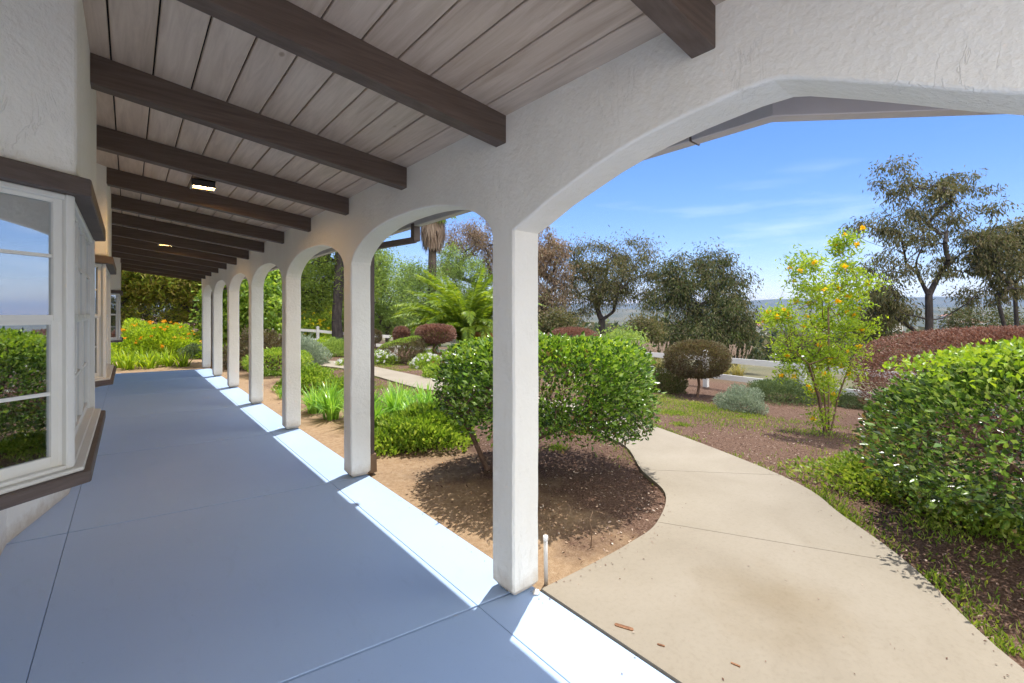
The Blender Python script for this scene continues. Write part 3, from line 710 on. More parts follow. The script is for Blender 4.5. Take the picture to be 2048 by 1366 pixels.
def clipped(name, label, cat, base, c, R, p, n, Lf, Wf, mleaf, stems=40, r0=.03, depth=.25, seed=2, group=None, lump=.04, bare=0, mtw=None, outward=.6, trunk=None, loose=0, rot=0, tilt=None, fresh=0):
    """clipped bush: skin of small leaves over a twiggy inside. bare>0 thins leaves low on the sides"""
    r = np.random.default_rng(seed); e = empty(name, tuple(base), label, cat, group)
    n = int(n * 1.7); Wf *= 1.35; Lf *= 1.1
    P, d, t = shell_pts((0, 0, 0), R, p, n, depth, r, lump=lump)
    if bare:
        q = np.clip((P[:, 2] / R[2] + 1) / 2, 0, 1); keep = r.random(len(P)) < (1 - bare * (1 - q) ** 1.3); P, d, t = P[keep], d[keep], t[keep]
    if tilt is not None: P[:, 2] += P[:, 0] * tilt[0] + P[:, 1] * tilt[1]
    cr_, sr_ = cos(rot), sin(rot); Rm = np.array([[cr_, -sr_, 0], [sr_, cr_, 0], [0, 0, 1]])
    P = P @ Rm.T + np.array(c); d = d @ Rm.T
    m = len(P); P = P + r.normal(size=(m, 3)) * Lf * (.35 + loose)
    D = nrmz(d * outward + rdir(m, r) * (1 - outward) + [0, 0, .25]); Nn = nrmz(d * .6 + rdir(m, r))
    V, Fc = leaves_geo(P, D, Nn, Lf * r.uniform(.4, 1.35, m), Wf * r.uniform(.5, 1.3, m))
    mesh_obj('foliage', V, Fc, mleaf, e)
    if fresh:
        nf = int(n * fresh); P, d, t = shell_pts((0, 0, 0), R, p, nf, .05, r, lump=lump); k = d[:, 2] > .28; P, d = P[k], d[k]
        P = P @ Rm.T + np.array(c) + [0, 0, Lf * .4] + r.normal(size=P.shape) * Lf * .4; m = len(P)
        V, Fc = leaves_geo(P, nrmz(rdir(m, r) * .8 + [0, 0, .7]), nrmz(rdir(m, r) + [0, 0, .8]), Lf * r.uniform(.6, 1.1, m), Wf * r.uniform(.7, 1.1, m)); mesh_obj('new_growth', V, Fc, globals()['Lf']['fresh'], e)
    if stems:
        T, dd, _ = shell_pts((0, 0, 0), np.array(R) * .9, p, stems, .35, r)
        T = T @ Rm.T + np.array(c)
        tr = trunk or [np.array(base, float), np.array(base) + (np.array(c) - base) * [.3, .3, .5]]
        V, Fc = grow([np.array(q, float) for q in tr], T, r0, .0022, r, wig=.12, sub=4)
        mesh_obj('branches', V, Fc, mtw or M['twig'], e, True)
    return e
def mound(name, label, cat, base, R, n, Lf, Wf, mleaf, seed=3, group=None, p=2.2, updir=.5, stems=0, spiky=0, flowers=None):
    r = np.random.default_rng(seed); e = empty(name, tuple(base), label, cat, group)
    n = int(n * 1.5); Wf *= 1.3
    d = rdir(n, r); d[:, 2] = np.abs(d[:, 2]); a = np.abs(d) / np.array(R); rr = (a ** p).sum(1) ** (-1 / p)
    ph = r.uniform(0, 6, 4)
    lm = 1 + .13 * np.sin(d[:, 0] * 6 + ph[0]) * np.sin(d[:, 1] * 7 + ph[1]) + .1 * np.sin(d[:, 2] * 8 + ph[2] + d[:, 0] * 4)
    P = np.array(base) + d * (rr * lm * (1 - .55 * r.random(n) ** 1.5))[:, None]
    D = nrmz(d * .5 + rdir(n, r) * (.6 - spiky * .3) + [0, 0, updir])
    V, Fc = leaves_geo(P, D, nrmz(rdir(n, r) + [0, 0, .6]), Lf * r.uniform(.6, 1.3, n), Wf * r.uniform(.7, 1.2, n))
    mesh_obj('foliage', V, Fc, mleaf, e)
    k = max(14, stems); T, dd, _ = shell_pts(base, np.array(R) * .85, p, k, .3, r); T[:, 2] = base[2] + np.abs(T[:, 2] - base[2])
    A = np.repeat(np.array(base)[None], k, 0) + r.normal(size=(k, 3)) * .05 * [1, 1, 0]; V, Fc = tubes_geo(A, T, .006, .003, 4)
    mesh_obj('stems', V, Fc, M['twig'], e, True)
    if flowers:
        nf, fs, fm, zf = flowers
        d = rdir(nf, r); d[:, 2] = np.abs(d[:, 2]) * .8 + zf; d = nrmz(d); a = np.abs(d) / np.array(R); rr = (a ** p).sum(1) ** (-1 / p)
        C_ = np.array(base) + d * (rr * 1.03)[:, None]; blooms(C_, fs, fm, e, r)
    return e
def blooms(C_, fs, fm, e, r, k=7):
    C_ = np.asarray(C_); P = np.repeat(C_, k, 0); n = len(P); D = nrmz(rdir(n, r) + [0, 0, .3])
    V, Fc = leaves_geo(P, D, rdir(n, r), fs * r.uniform(.8, 1.3, n), fs * .8, .1, .2)
    o = mesh_obj('flowers', V, Fc, fm, e); o['kind'] = 'stuff'; return o
def straps(name, label, base, n, Ln, W, mleaf, seed, group=None, rad=.12, cat='plant'):
    """clump of arching strap leaves"""
    r = np.random.default_rng(seed); e = empty(name, tuple(base), label, cat, group)
    az = r.uniform(0, 2*pi, n); L_ = Ln * r.uniform(.6, 1.15, n); lean = r.uniform(.25, 1.35, n)
    B = np.array(base) + np.stack([np.cos(az), np.sin(az), 0*az], 1) * (r.random(n) * rad)[:, None]
    h = np.stack([np.cos(az), np.sin(az), 0*az], 1); side = np.stack([-np.sin(az), np.cos(az), 0*az], 1)
    K = 6; V = []
    for k in range(K):
        t = k / (K - 1); a = lean * (.35 + 1.25 * t)     # bend
        V.append(None)
    pos = B.copy(); rows = []
    for k in range(K):
        t = k / (K - 1); a = np.minimum(lean * (.3 + 1.5 * t), 2.6); w = W * (1 - t ** 2.2) * (.75 + .25 * min(1, t * 4)) + .001
        rows.append(np.stack([pos - side * w / 2, pos + side * w / 2], 1))
        pos = pos + (h * np.sin(a)[:, None] + np.array([0, 0, 1]) * np.cos(a)[:, None]) * (L_ / (K - 1))[:, None]
    A = np.stack(rows, 1).reshape(n, K * 2, 3); V = A.reshape(-1, 3); i = np.arange(n)[:, None, None] * K * 2
    q = np.array([[2*k, 2*k+1, 2*k+3, 2*k+2] for k in range(K - 1)])[None]
    mesh_obj('leaves', V, (i + q).reshape(-1, 4), mleaf, e)
    return e
# ------------------------------------------------------------------ leaf colours
Lf = {}
Lf['hedge'] = leaf('glossy_green_leaf', [(.30, .19, .08), (.022, .055, .010), (.055, .13, .015), (.12, .25, .022), (.24, .40, .04), (.34, .47, .16)], .28, .27, .7)
Lf['hedge2'] = leaf('glossy_mid_green_leaf', [(.30, .19, .08), (.022, .05, .012), (.055, .12, .02), (.12, .23, .035), (.24, .36, .06), (.34, .42, .16)], .26, .27, .7)
Lf['red'] = leaf('maroon_leaf', [(.11, .055, .040), (.18, .095, .068), (.26, .145, .105), (.31, .20, .15)], .2, .5, .3, (1.3, .85, .7))
Lf['topiary'] = leaf('bronze_green_leaf', [(.05, .047, .022), (.10, .085, .042), (.16, .115, .065), (.14, .15, .06), (.22, .17, .11)], .25, .5, .3, (1.2, 1.0, .7))
Lf['yellow'] = leaf('yellow_green_leaf', [(.12, .24, .015), (.28, .42, .025), (.46, .56, .05)], .45, .45, .4)
Lf['bright'] = leaf('bright_green_leaf', [(.06, .13, .015), (.15, .27, .03), (.28, .42, .05), (.42, .52, .12)], .4, .42, .4)
Lf['strap'] = leaf('strap_green_leaf', [(0.105, 0.255, 0.030), (0.225, 0.450, 0.060), (0.420, 0.630, 0.120)], .4, .35, .5)
Lf['euc'] = leaf('grey_olive_eucalyptus_leaf', [(.03, .035, .016), (.07, .08, .03), (.13, .135, .05), (.21, .17, .10), (.12, .16, .04)], .28, .6, .15, (1.2, 1.1, .7))
Lf['eucdark'] = leaf('dark_olive_leaf', [(.016, .026, .010), (.04, .06, .018), (.085, .11, .035), (.17, .14, .08), (.10, .15, .03)], .25, .6, .15, (1.2, 1.1, .7))
Lf['eucred'] = leaf('reddish_brown_eucalyptus_leaf', [(.09, .07, .045), (.19, .14, .095), (.34, .25, .18), (.20, .21, .08)], .3, .6, .15, (1.3, 1, .7))
Lf['pine'] = leaf('olive_pine_needle', [(0.070, 0.130, 0.024), (0.160, 0.240, 0.036), (0.280, 0.360, 0.060)], .3, .6, .2)
Lf['pinebig'] = leaf('golden_olive_pine_needle', [(.05, .085, .012), (.12, .18, .018), (.24, .30, .03), (.30, .28, .05), (.14, .10, .07)], .3, .6, .2)
Lf['pepper'] = leaf('feathery_green_leaf', [(0.112, 0.192, 0.048), (0.224, 0.336, 0.080), (0.352, 0.464, 0.144)], .4, .5, .3)
Lf['palm'] = leaf('palm_leaflet', [(.07, .14, .012), (.16, .26, .02), (.32, .41, .04)], .4, .42, .4)
Lf['thatch'] = leaf('dead_palm_thatch', [(0.160, 0.110, 0.080), (0.270, 0.200, 0.150), (0.380, 0.300, 0.240)], .2, .8, .1, (1.1, 1, .8))
Lf['deadfrond'] = leaf('dry_orange_frond', [(0.350, 0.160, 0.050), (0.500, 0.260, 0.100)], .3, .6, .2, (1.2, 1, .7))
Lf['sage'] = leaf('grey_green_leaf', [(0.156, 0.204, 0.132), (0.264, 0.324, 0.228), (0.384, 0.444, 0.336)], .25, .6, .2, (1.1, 1.1, .9))
Lf['juniper'] = leaf('dusty_green_juniper', [(0.060, 0.098, 0.045), (0.135, 0.195, 0.090), (0.225, 0.285, 0.150)], .2, .6, .2)
Lf['pampas'] = leaf('cream_plume', [(0.420, 0.330, 0.260), (0.580, 0.480, 0.400)], .3, .8, .1, (1.1, 1, .9))
Lf['straw'] = leaf('straw_blade', [(0.220, 0.200, 0.070), (0.360, 0.310, 0.120), (0.200, 0.250, 0.060)], .3, .7, .2)
Lf['orange'] = leaf('orange_petal', [(0.750, 0.260, 0.008), (0.750, 0.360, 0.015), (0.750, 0.450, 0.020)], .3, .5, .2, (1.1, 1, 1))
Lf['gold'] = leaf('golden_petal', [(.95, .50, .01), (.95, .62, .015), (.95, .72, .03)], .3, .5, .2, (1.1, 1, 1))
Lf['lemon'] = leaf('yellow_petal', [(0.750, 0.550, 0.010), (0.750, 0.680, 0.020)], .3, .5, .2, (1.1, 1, 1))
Lf['wht'] = leaf('white_petal', [(0.700, 0.700, 0.660), (0.750, 0.750, 0.750)], .3, .6, .2, (1, 1, 1))
Lf['weed'] = leaf('low_weed_leaf', [(.07, .13, .015), (.15, .25, .03), (.28, .38, .05), (.36, .36, .12)], .4, .5, .3)
Lf['litter'] = leaf('leaf_litter_chip', [(.05, .024, .015), (.13, .07, .048), (.24, .15, .11), (.46, .37, .30)], .0, .8, .1)
Lf['chip'] = leaf('pale_dry_leaf', [(0.300, 0.180, 0.100), (0.500, 0.380, 0.280), (0.680, 0.620, 0.550)], .0, .8, .1)

Lf['fresh'] = leaf('fresh_yellow_green_leaf', [(.13, .25, .015), (.24, .39, .025), (.37, .49, .05)], .4, .4, .5)
# ------------------------------------------------------------------ near garden
P_ = lambda *a: np.array(a, float)
# bush by the path
b1 = ground(2.72, 3.50)
clipped('clipped_bush', 'large boxy clipped green bush with bare leaning stems beside the curve of the path', 'bush', b1, (3.13, 3.20, .80), (1.0, .96, .385), (2.3, 6), 30000, .045, .021, Lf['hedge'], stems=330, r0=.042, depth=.34, seed=4, lump=.03, bare=.88, fresh=.16, loose=.3, trunk=[b1, (2.78, 3.42, .35), (2.86, 3.36, .62)])
r = np.random.default_rng(5); bb = bpy.data.objects['clipped_bush']
V, Fc = grow([P_(2.68, 3.55, -.03), P_(2.58, 3.72, .35), P_(2.45, 3.85, .62)], shell_pts((2.5, 3.6, .85), np.array((.4, .4, .25)), 2, 14, .3, r)[0], .022, .003, r); mesh_obj('branches', V, Fc, M['twig'], bb, True)
V, Fc = grow([P_(2.78, 3.42, -.03), P_(3.0, 3.2, .30), P_(3.3, 2.95, .48)], shell_pts((3.55, 2.75, .6), np.array((.5, .45, .25)), 2, 22, .3, r)[0], .026, .003, r); mesh_obj('branches', V, Fc, M['twig'], bb, True)
# hanging skirts of leaves low on the right end
c_ = shell_pts((3.62, 2.72, .54), np.array((.36, .36, .27)), 2.4, 2600, .5, r); D = nrmz(rdir(2600, r) + [0, 0, -.2]); V, Fc = leaves_geo(c_[0], D, rdir(2600, r), .045 * r.uniform(.6, 1.2, 2600), .02); mesh_obj('foliage', V, Fc, Lf['hedge'], bb)
c_ = shell_pts((2.62, 3.72, .72), np.array((.36, .40, .30)), 2.4, 2200, .6, r); D = nrmz(rdir(2200, r)); V, Fc = leaves_geo(c_[0], D, rdir(2200, r), .045 * r.uniform(.6, 1.2, 2200), .02); mesh_obj('foliage', V, Fc, Lf['hedge'], bb)
# right foreground bush
b2 = ground(4.95, -.15)
clipped('clipped_bush', 'big rounded green bush filling the right edge of the garden beyond the path', 'bush', b2, (4.78, -.10, .75), (1.42, 1.08, .50), (2.3, 2.1), 40000, .044, .021, Lf['hedge2'], stems=330, r0=.05, depth=.28, seed=7, lump=.05, bare=.95, fresh=.15, tilt=(.03, -.20), loose=.35)
# maroon hedge behind it
b3 = ground(9.6, .55)
clipped('clipped_hedge', 'wide maroon clipped hedge with domed top behind the big right bush', 'hedge', b3, (9.95, .05, .45), (1.35, 2.2, .82), 2.8, 60000, .034, .018, Lf['red'], stems=60, r0=.05, depth=.22, seed=8, lump=.02)
# round topiary on bare stems
def topiary(u, v, vt, ru, D, label, mk='topiary', n=17000, vb=None, seed=1, p=2.5, stems=50, r0=.03, Lsz=.044, group=None, ratio=1.0):
    base = G(u, v); k = D / F_PX; vb = vb or (v - 15); ct = at(u, (vt + vb) / 2, D); b = np.array([ct[0], ct[1], base[2] if abs(base[0]-ct[0]) < 3 else float(terr(ct[0], ct[1]))])
    b[2] = float(terr(b[0], b[1]))
    return clipped('topiary', label, 'topiary', b, ct, (ru * k, ru * k * ratio, (vb - vt) / 2 * k), p, n, Lsz, Lsz * .5, Lf[mk], stems=stems, r0=r0, depth=.2, seed=seed, lump=.015, bare=.15, group=group, trunk=[b, b + P_(0, 0, .05), b + P_(.01, 0, .10)])
topiary(1395, 778, 684, 70, 11.0, 'bronze green mushroom-shaped topiary with bare stems in front of the white fence', vb=752, seed=11, stems=90, r0=.034, ratio=.75)
topiary(1145, 735, 657, 50, 15.5, 'dusty red dome topiary just behind the large boxy bush', 'red', 14000, vb=712, seed=12)
topiary(803, 695, 655, 14, 16.5, 'small brown ball topiary against the white fence', 'red', 5000, vb=684, seed=13, stems=16, Lsz=.05)
topiary(871, 705, 651, 36, 15.6, 'brown flat-topped topiary on thin stems under the date palm', 'red', 12000, vb=684, seed=14, stems=36, p=3, Lsz=.045)
topiary(748, 700, 660, 14, 20.5, 'small grey-brown ball topiary half hidden by the second column', 'topiary', 2200, vb=686, seed=15, stems=14, Lsz=.05)
b = ground(*at(800, 715, 15.5)[:2])
clipped('clipped_hedge', 'low slant-topped hedge with green top and brown sides beyond the far path', 'hedge', b, at(800, 703, 15.0), (.72, .72, .36), 3.2, 9000, .04, .017, Lf['topiary'], stems=30, depth=.2, seed=16, tilt=(.22, -.12), lump=.01)
rr = np.random.default_rng(3); cc = at(800, 701, 15.0)
Pt, dt, _ = shell_pts((0, 0, 0), (.72, .72, .36), 3.2, 9000, .08, rr); kk = Pt[:, 2] > .22; Pt = Pt[kk]; Pt[:, 2] += Pt[:, 0]*.22 - Pt[:, 1]*.12; V, Fc = leaves_geo(Pt + cc, nrmz(rdir(len(Pt), rr) + [0, 0, .8]), rdir(len(Pt), rr), .04, .017); hh = [o for o in bpy.data.objects if o.get('label', '').startswith('low slant-topped')][0]; mesh_obj('new_growth', V, Fc, Lf['bright'], hh)

# yellow flowering tall shrub with its stake
yb = G(1655, 866); De = yb[0]*SP + yb[1]*CP
def ysh():
    r = np.random.default_rng(21); e = empty('flowering_shrub', tuple(yb), 'tall airy shrub with yellow bell flowers tied to a wooden stake beside the path', 'shrub')
    blobs = [(1685, 490, 16, 20), (1600, 535, 38, 26), (1690, 555, 48, 38), (1745, 578, 26, 16), (1620, 590, 48, 30), (1700, 610, 34, 26), (1560, 640, 34, 22), (1600, 660, 38, 26), (1650, 650, 40, 32), (1590, 700, 34, 26), (1715, 655, 26, 20), (1640, 720, 40, 28), (1700, 700, 28, 20), (1620, 760, 34, 22), (1665, 785, 36, 22), (1580, 745, 24, 16), (1725, 745, 18, 12), (1650, 830, 20, 18)]
    ells = [E_at(u, v, De + r.uniform(-.35, .35), ru, rv, .28, ru * rv) for u, v, ru, rv in blobs]
    T = blob_pts(ells, 190, r, .1)
    for k in range(5):
        d = r.normal(size=3) * .12; d[2] = 0
        V, Fc = grow([yb + d * .3, yb + d + P_(0, 0, .5), yb + d * 2.2 + P_(0, 0, 1.0)], T[k::5], .011, .0022, r, wig=.06); mesh_obj('stem', V, Fc, M['twig'], e, True)
    k = r.integers(0, len(T), 11000); P = T[k] + r.normal(size=(11000, 3)) * .065
    V, Fc = leaves_geo(P, nrmz(rdir(11000, r) + [0, 0, .2]), rdir(11000, r), .06 * r.uniform(.6, 1.3, 11000), .022); mesh_obj('foliage', V, Fc, Lf['yellow'], e)
    C_ = T[r.choice(len(T), 62, replace=False)] + r.normal(size=(62, 3)) * .06; blooms(C_, .046, Lf['gold'], e, r, 12)
    m = MB(); s = np.array([yb[0] + .05, yb[1] + .0, yb[2]]); m.tube([s, s + P_(0, 0, .6), s + P_(.01, 0, 1.2), s + P_(.0, .005, 1.82)], [.013, .012, .012, .011], 7); m.build('stake', M['stake'], e, True)
ysh()

# low plants along the bed (name, label...)
mound('sage_shrub', 'pale grey-green mounded shrub in front of the bronze topiary', 'shrub', G(1482, 822), (.52, .42, .42), 3800, .045, .014, Lf['sage'], 31)
mound('low_juniper', 'spreading dusty green juniper with dark underside behind the grey-green shrub', 'shrub', G(1565, 800), (.95, .75, .42), 9000, .05, .016, Lf['juniper'], 32, p=3)
mound('low_juniper', 'small rounded green shrub between the yellow-flowered shrub and the right bush', 'shrub', G(1700, 812), (.40, .35, .36), 2600, .045, .016, Lf['juniper'], 33)
mound('shrub', 'dark green shrub squeezed between the boxy bush and the bronze topiary', 'shrub', G(1328, 782), (.55, .55, .75), 5000, .05, .02, Lf['eucdark'], 34)
mound('weed_patch', 'bright green leafy weeds sprawling under the big right bush', 'plant', ground(5.05, .95), (.52, .75, .17), 4200, .042, .022, Lf['weed'], 35)
mound('weed_patch', 'yellow-green weeds at the foot of the big right bush beside the shaded mulch', 'plant', ground(4.75, .35), (.45, .30, .12), 2200, .04, .02, Lf['weed'], 36)
mound('shrub', 'bright green leafy shrub low on the tan soil left of the boxy bush', 'shrub', ground(2.75, 4.9), (.62, .62, .34), 6500, .06, .026, Lf['bright'], 37, updir=.9)
mound('shrub', 'small bright green shrub nestled against the larger leafy one', 'shrub', ground(2.22, 4.85), (.28, .3, .18), 1500, .055, .024, Lf['bright'], 38, updir=.9)
# between the farther columns
mound('shrub', 'loose light green shrub seen between the third and fourth columns', 'shrub', ground(2.75, 9.6), (.55, .6, .42), 3600, .06, .026, Lf['bright'], 39)
mound('shrub', 'low loose green shrub at the edge of the bark mulch beyond the third column', 'shrub', ground(3.0, 8.2), (.42, .5, .36), 2600, .05, .022, Lf['bright'], 40)
clipped('clipped_bush', 'low bright green clipped cushion beyond the fourth column', 'bush', ground(2.9, 12.6), ground(2.9, 12.6) + P_(0, 0, .3), (.75, .8, .3), 2.6, 5500, .05, .022, Lf['bright'], stems=10, seed=41)
mound('shrub', 'bushy shrub with green and reddish leaves between the fourth and fifth columns', 'shrub', ground(2.9, 14.6), (1.0, 1.0, .95), 6500, .07, .03, Lf['topiary'], 42)
mound('shrub', 'pale pink-tinged rose shrub beside the reddish one', 'shrub', ground(3.9, 14.3), (.7, .7, .85), 4200, .07, .03, Lf['sage'], 43)
tree('small_tree', 'slim small tree with large light green leaves between the fourth and fifth columns', 'tree', ground(2.9, 16.6), [(2.9, 16.6, 2.3, .85, .85, 1.3), (3.4, 16.4, 1.5, .6, .6, .9), (2.2, 16.8, 1.5, .5, .5, .9)], 70, 5200, .12, .07, Lf['bright'], M['bark'], .05, spread=.2, droop=.35, seed=44)
# strap-leaved clumps
k = 0
for (x, y, s) in [(2.25, 6.75, 1.0), (2.45, 6.25, 1.0), (2.75, 6.6, 1.0), (2.5, 5.85, .95), (2.95, 6.15, 1.05), (3.25, 6.55, 1.0), (2.95, 5.6, .9), (3.35, 6.0, 1.0), (3.6, 6.3, .9), (2.2, 7.35, .9), (2.5, 7.6, .9)]:
    k += 1
    straps('strap_leaf_plant', ['arching strap-leaved clump in the bed between the second and third columns'][0], ground(x, y), 105, .50 * s, .028, Lf['strap'], 100 + k, 'strap-leaved clumps between the second and third columns')
for (x, y, s) in [(.0, 16.3, 1), (-.5, 16.5, 1), (.45, 16.25, .9), (.9, 16.6, 1), (1.2, 16.1, .8), (.3, 16.9, 1), (-.9, 16.2, 1), (-.2, 17.0, 1.0), (.75, 17.1, .9), (-.65, 17.1, 1.)]:
    k += 1
    straps('strap_leaf_plant', 'strap-leaved clump in the bed at the far end of the porch', ground(x, y), 55, .62 * s, .035, Lf['yellow'], 100 + k, 'strap-leaved clumps at the far end of the porch', rad=.2)
for (x, y, s, lb) in [(2.15, 8.9, .6, 'small strap-leaved plant close behind the fourth column')]:
    k += 1; straps('strap_leaf_plant', lb, ground(x, y), 40, .4 * s, .022, Lf['strap'], 100 + k)
# planting along the far path
def wf(u, v, R, lb, seed, fm='wht', base_m='bright', nf=40, n=2500, fs=.06):
    mound('flowering_shrub', lb, 'shrub', G(u, v), R, n, .055, .022, Lf[base_m], seed, flowers=(nf, fs, Lf[fm], .2))
wf(765, 728, (.45, .45, .42), 'white-flowered shrub beside the far path next to the second column', 51, n=1500, nf=60)
wf(857, 738, (.55, .55, .42), 'green shrub dotted with white flowers by the far path under the brown topiary', 52, nf=34)
wf(862, 716, (.7, .5, .35), 'low white-flowering shrub behind the green dotted one', 53, nf=46, n=1500)
wf(693, 732, (.3, .3, .2), 'tiny white-flowered plant on the mulch past the second column', 54, nf=16, n=400)
mound('shrub', 'round pale green shrub behind the far path beside the white fence rail', 'shrub', G(668, 712), (.95, .7, .55), 4200, .07, .028, Lf['pepper'], 55)
mound('shrub', 'yellow-green low shrub left of the agave edge', 'shrub', G(640, 704), (.7, .6, .5), 2600, .07, .028, Lf['yellow'], 56)
mound('shrub', 'bluish green shrub under the dark pine trunk by the fence', 'shrub', G(690, 700), (.9, .7, .6), 3200, .07, .03, Lf['juniper'], 57)
mound('shrub', 'green shrub trailing along the far path near the boxy bush', 'shrub', G(905, 758), (.8, .55, .45), 4200, .06, .024, Lf['bright'], 58)
mound('shrub', 'sprawling sage-coloured shrub on the mulch behind the boxy bush', 'shrub', G(985, 745), (.8, .6, .5), 3200, .06, .024, Lf['sage'], 59)
mound('flowering_shrub', 'large bush crowned with yellow flowers beside the dark pine trunk', 'shrub', G(634, 690), (1.3, 1.2, 2.15), 9000, .13, .06, Lf['bright'], 60, flowers=(110, .11, Lf['lemon'], .55))
e = straps('agave', 'pale fan-leaved agave beyond the far path near the third column', G(613, 706) + P_(0, 0, .25), 26, .62, .11, Lf['sage'], 61, rad=.05)
m = MB(); q = G(630, 710); m.tube([q + P_(.35, -.3, 0), q + P_(.0, -.05, .12), np.array(e.location)], [.06, .07, .08], 7); m.build('trunk', M['bark'], e, True)
# far end of the porch
q = ground(.75, 20.2)
mound('flowering_shrub', 'wide yellow-green bush topped with orange flowers at the far end of the porch', 'shrub', q, (1.5, 1.2, 1.22), 15000, .09, .03, Lf['yellow'], 62, p=2.0, flowers=(70, .075, Lf['orange'], .35))
mound('shrub', 'dark green rounded shrub right of the orange-flowered bush', 'shrub', ground(3.3, 22.5), (1.3, 1.2, 1.5), 6500, .09, .04, Lf['eucdark'], 63)
mound('shrub', 'small yellow-green shrub at the right of the far flower bed', 'shrub', ground(2.35, 18.6), (.6, .6, .5), 3200, .07, .03, Lf['yellow'], 64)
mound('shrub', 'small grey-green shrub between the strap leaves and the orange-flowered bush', 'shrub', ground(1.75, 18.9), (.5, .5, .45), 2200, .06, .025, Lf['juniper'], 65)
mound('shrub', 'pale green rounded bush behind the orange flowers beside the house', 'shrub', ground(-1.3, 24.5), (1.2, 1.0, 1.4), 4200, .09, .035, Lf['pepper'], 66)

# ------------------------------------------------------------------ trees
tree('big_pine', 'massive spreading olive-green pine closing the view at the far end of the porch', 'tree', ground(3.6, 27.5),
     [(-2, 26, 5.4, 2.6, 2.2, 1.2, 2), (1.0, 26, 5.2, 2.2, 2, .8, 1.4), (-1.2, 25.5, 3.6, 2.6, 2, .75, 2), (2.2, 25.5, 3.3, 1.8, 1.7, .7, 1.4), (3.6, 26.5, 4.6, 1.8, 2, .9, 1.3), (.6, 27.5, 7.2, 4, 3, 1.6, 2), (-3.4, 26.5, 3.1, 1.8, 1.6, .7, 1), (1.2, 27, 2.6, 2.4, 1.5, .45, .8), (4.5, 28, 7, 3, 3, 2, 1), (.2, 28.5, 1.9, 4.5, 1.6, 1.2, 2.2), (-3.5, 28.5, 2.4, 2.5, 1.6, 1.6, 1.2)],
     300, 50000, .20, .045, Lf['pinebig'], M['bark_dark'], .26, trunk=[(3.0, 27.3, 1.2), (1.8, 27.2, 2.3), (.8, 27, 3.4)], spread=.42, droop=.05, seed=71, hollow=.1)
pb = G(672, 690); pbx = ground(*at(678, 680, 23)[:2])
kk = 23 / F_PX
tree('pine_tree', 'tall pine with straight dark trunk seen just beyond the third column', 'tree', pbx,
     [E_at(640, 545, 23.5, 55, 34, 1.4), E_at(700, 470, 23, 75, 40, 1.6), E_at(620, 600, 24, 45, 26, 1.2), E_at(710, 570, 24, 40, 40, 1.2), E_at(660, 400, 23, 90, 50, 2.0), E_at(590, 520, 24, 40, 50, 1.2)],
     150, 15000, .20, .028, Lf['pine'], M['bark_dark'], .26, trunk=[at(674, 640, 23), at(679, 560, 23), at(682, 470, 23), at(684, 380, 23)], spread=.42, droop=.25, seed=72, hollow=.1)
tree('dense_tree', 'dark dense evergreen filling the gap below the massive pine', 'tree', ground(.8, 32), [(-2.5, 32, 1.9, 2.6, 1.5, 1.5), (.8, 32, 1.7, 2.8, 1.5, 1.5), (4.0, 32, 2.2, 2.8, 1.5, 1.8), (-5.5, 31, 2.2, 2.2, 1.5, 1.6)], 110, 14000, .2, .06, Lf['eucdark'], M['bark_dark'], .14, spread=.5, droop=.2, seed=171, hollow=.1)
tree('dense_tree', 'green undergrowth tree behind the yellow-flowered bush and the dark pine trunk', 'tree', ground(*at(640, 660, 30)[:2]), [E_at(600, 640, 29, 50, 30, 1.5), E_at(690, 640, 29, 50, 30, 1.5), E_at(640, 600, 29, 50, 30, 1.5)], 90, 9000, .2, .06, Lf['pepper'], M['bark'], .10, spread=.5, droop=.2, seed=172, hollow=.1)
tree('pine_tree', 'background pine filling the gaps between the third, fourth and fifth columns', 'tree', ground(4.6, 27),
     [E_at(560, 560, 27, 45, 60, 1.6), E_at(500, 580, 27, 40, 60, 1.6), E_at(620, 560, 28, 50, 60, 1.8), E_at(540, 480, 28, 80, 40, 2)], 120, 14000, .2, .035, Lf['pine'], M['bark_dark'], .2, trunk=[at(540, 600, 27)], spread=.5, droop=.15, seed=73, hollow=.1)
for (u, v, D, ru, rv, sd, lb, mk) in [(775, 585, 27, 55, 75, 74, 'feathery light green tree right of the second column', 'pepper'), (725, 600, 30, 40, 60, 75, 'airy light green tree hidden mostly by the second column', 'pepper'), (845, 590, 30, 50, 60, 76, 'feathery green tree behind the fan palm trunk', 'pepper'), (930, 560, 34, 60, 60, 77, 'light green tree behind the crown of the date palm', 'pepper')]:
    c = at(u, v, D); b = ground(c[0], c[1])
    tree('feathery_tree', lb, 'tree', b, [E_at(u, v, D, ru, rv, 1.7, 2), E_at(u - ru*.4, v - rv*.6, D, ru*.5, rv*.5, 1.2), E_at(u + ru*.4, v + rv*.7, D, ru*.7, rv*.4, 1.4)], 110, 9000, .17, .035, Lf[mk], M['bark'], .11, spread=.42, droop=.35, seed=sd, hollow=.15)
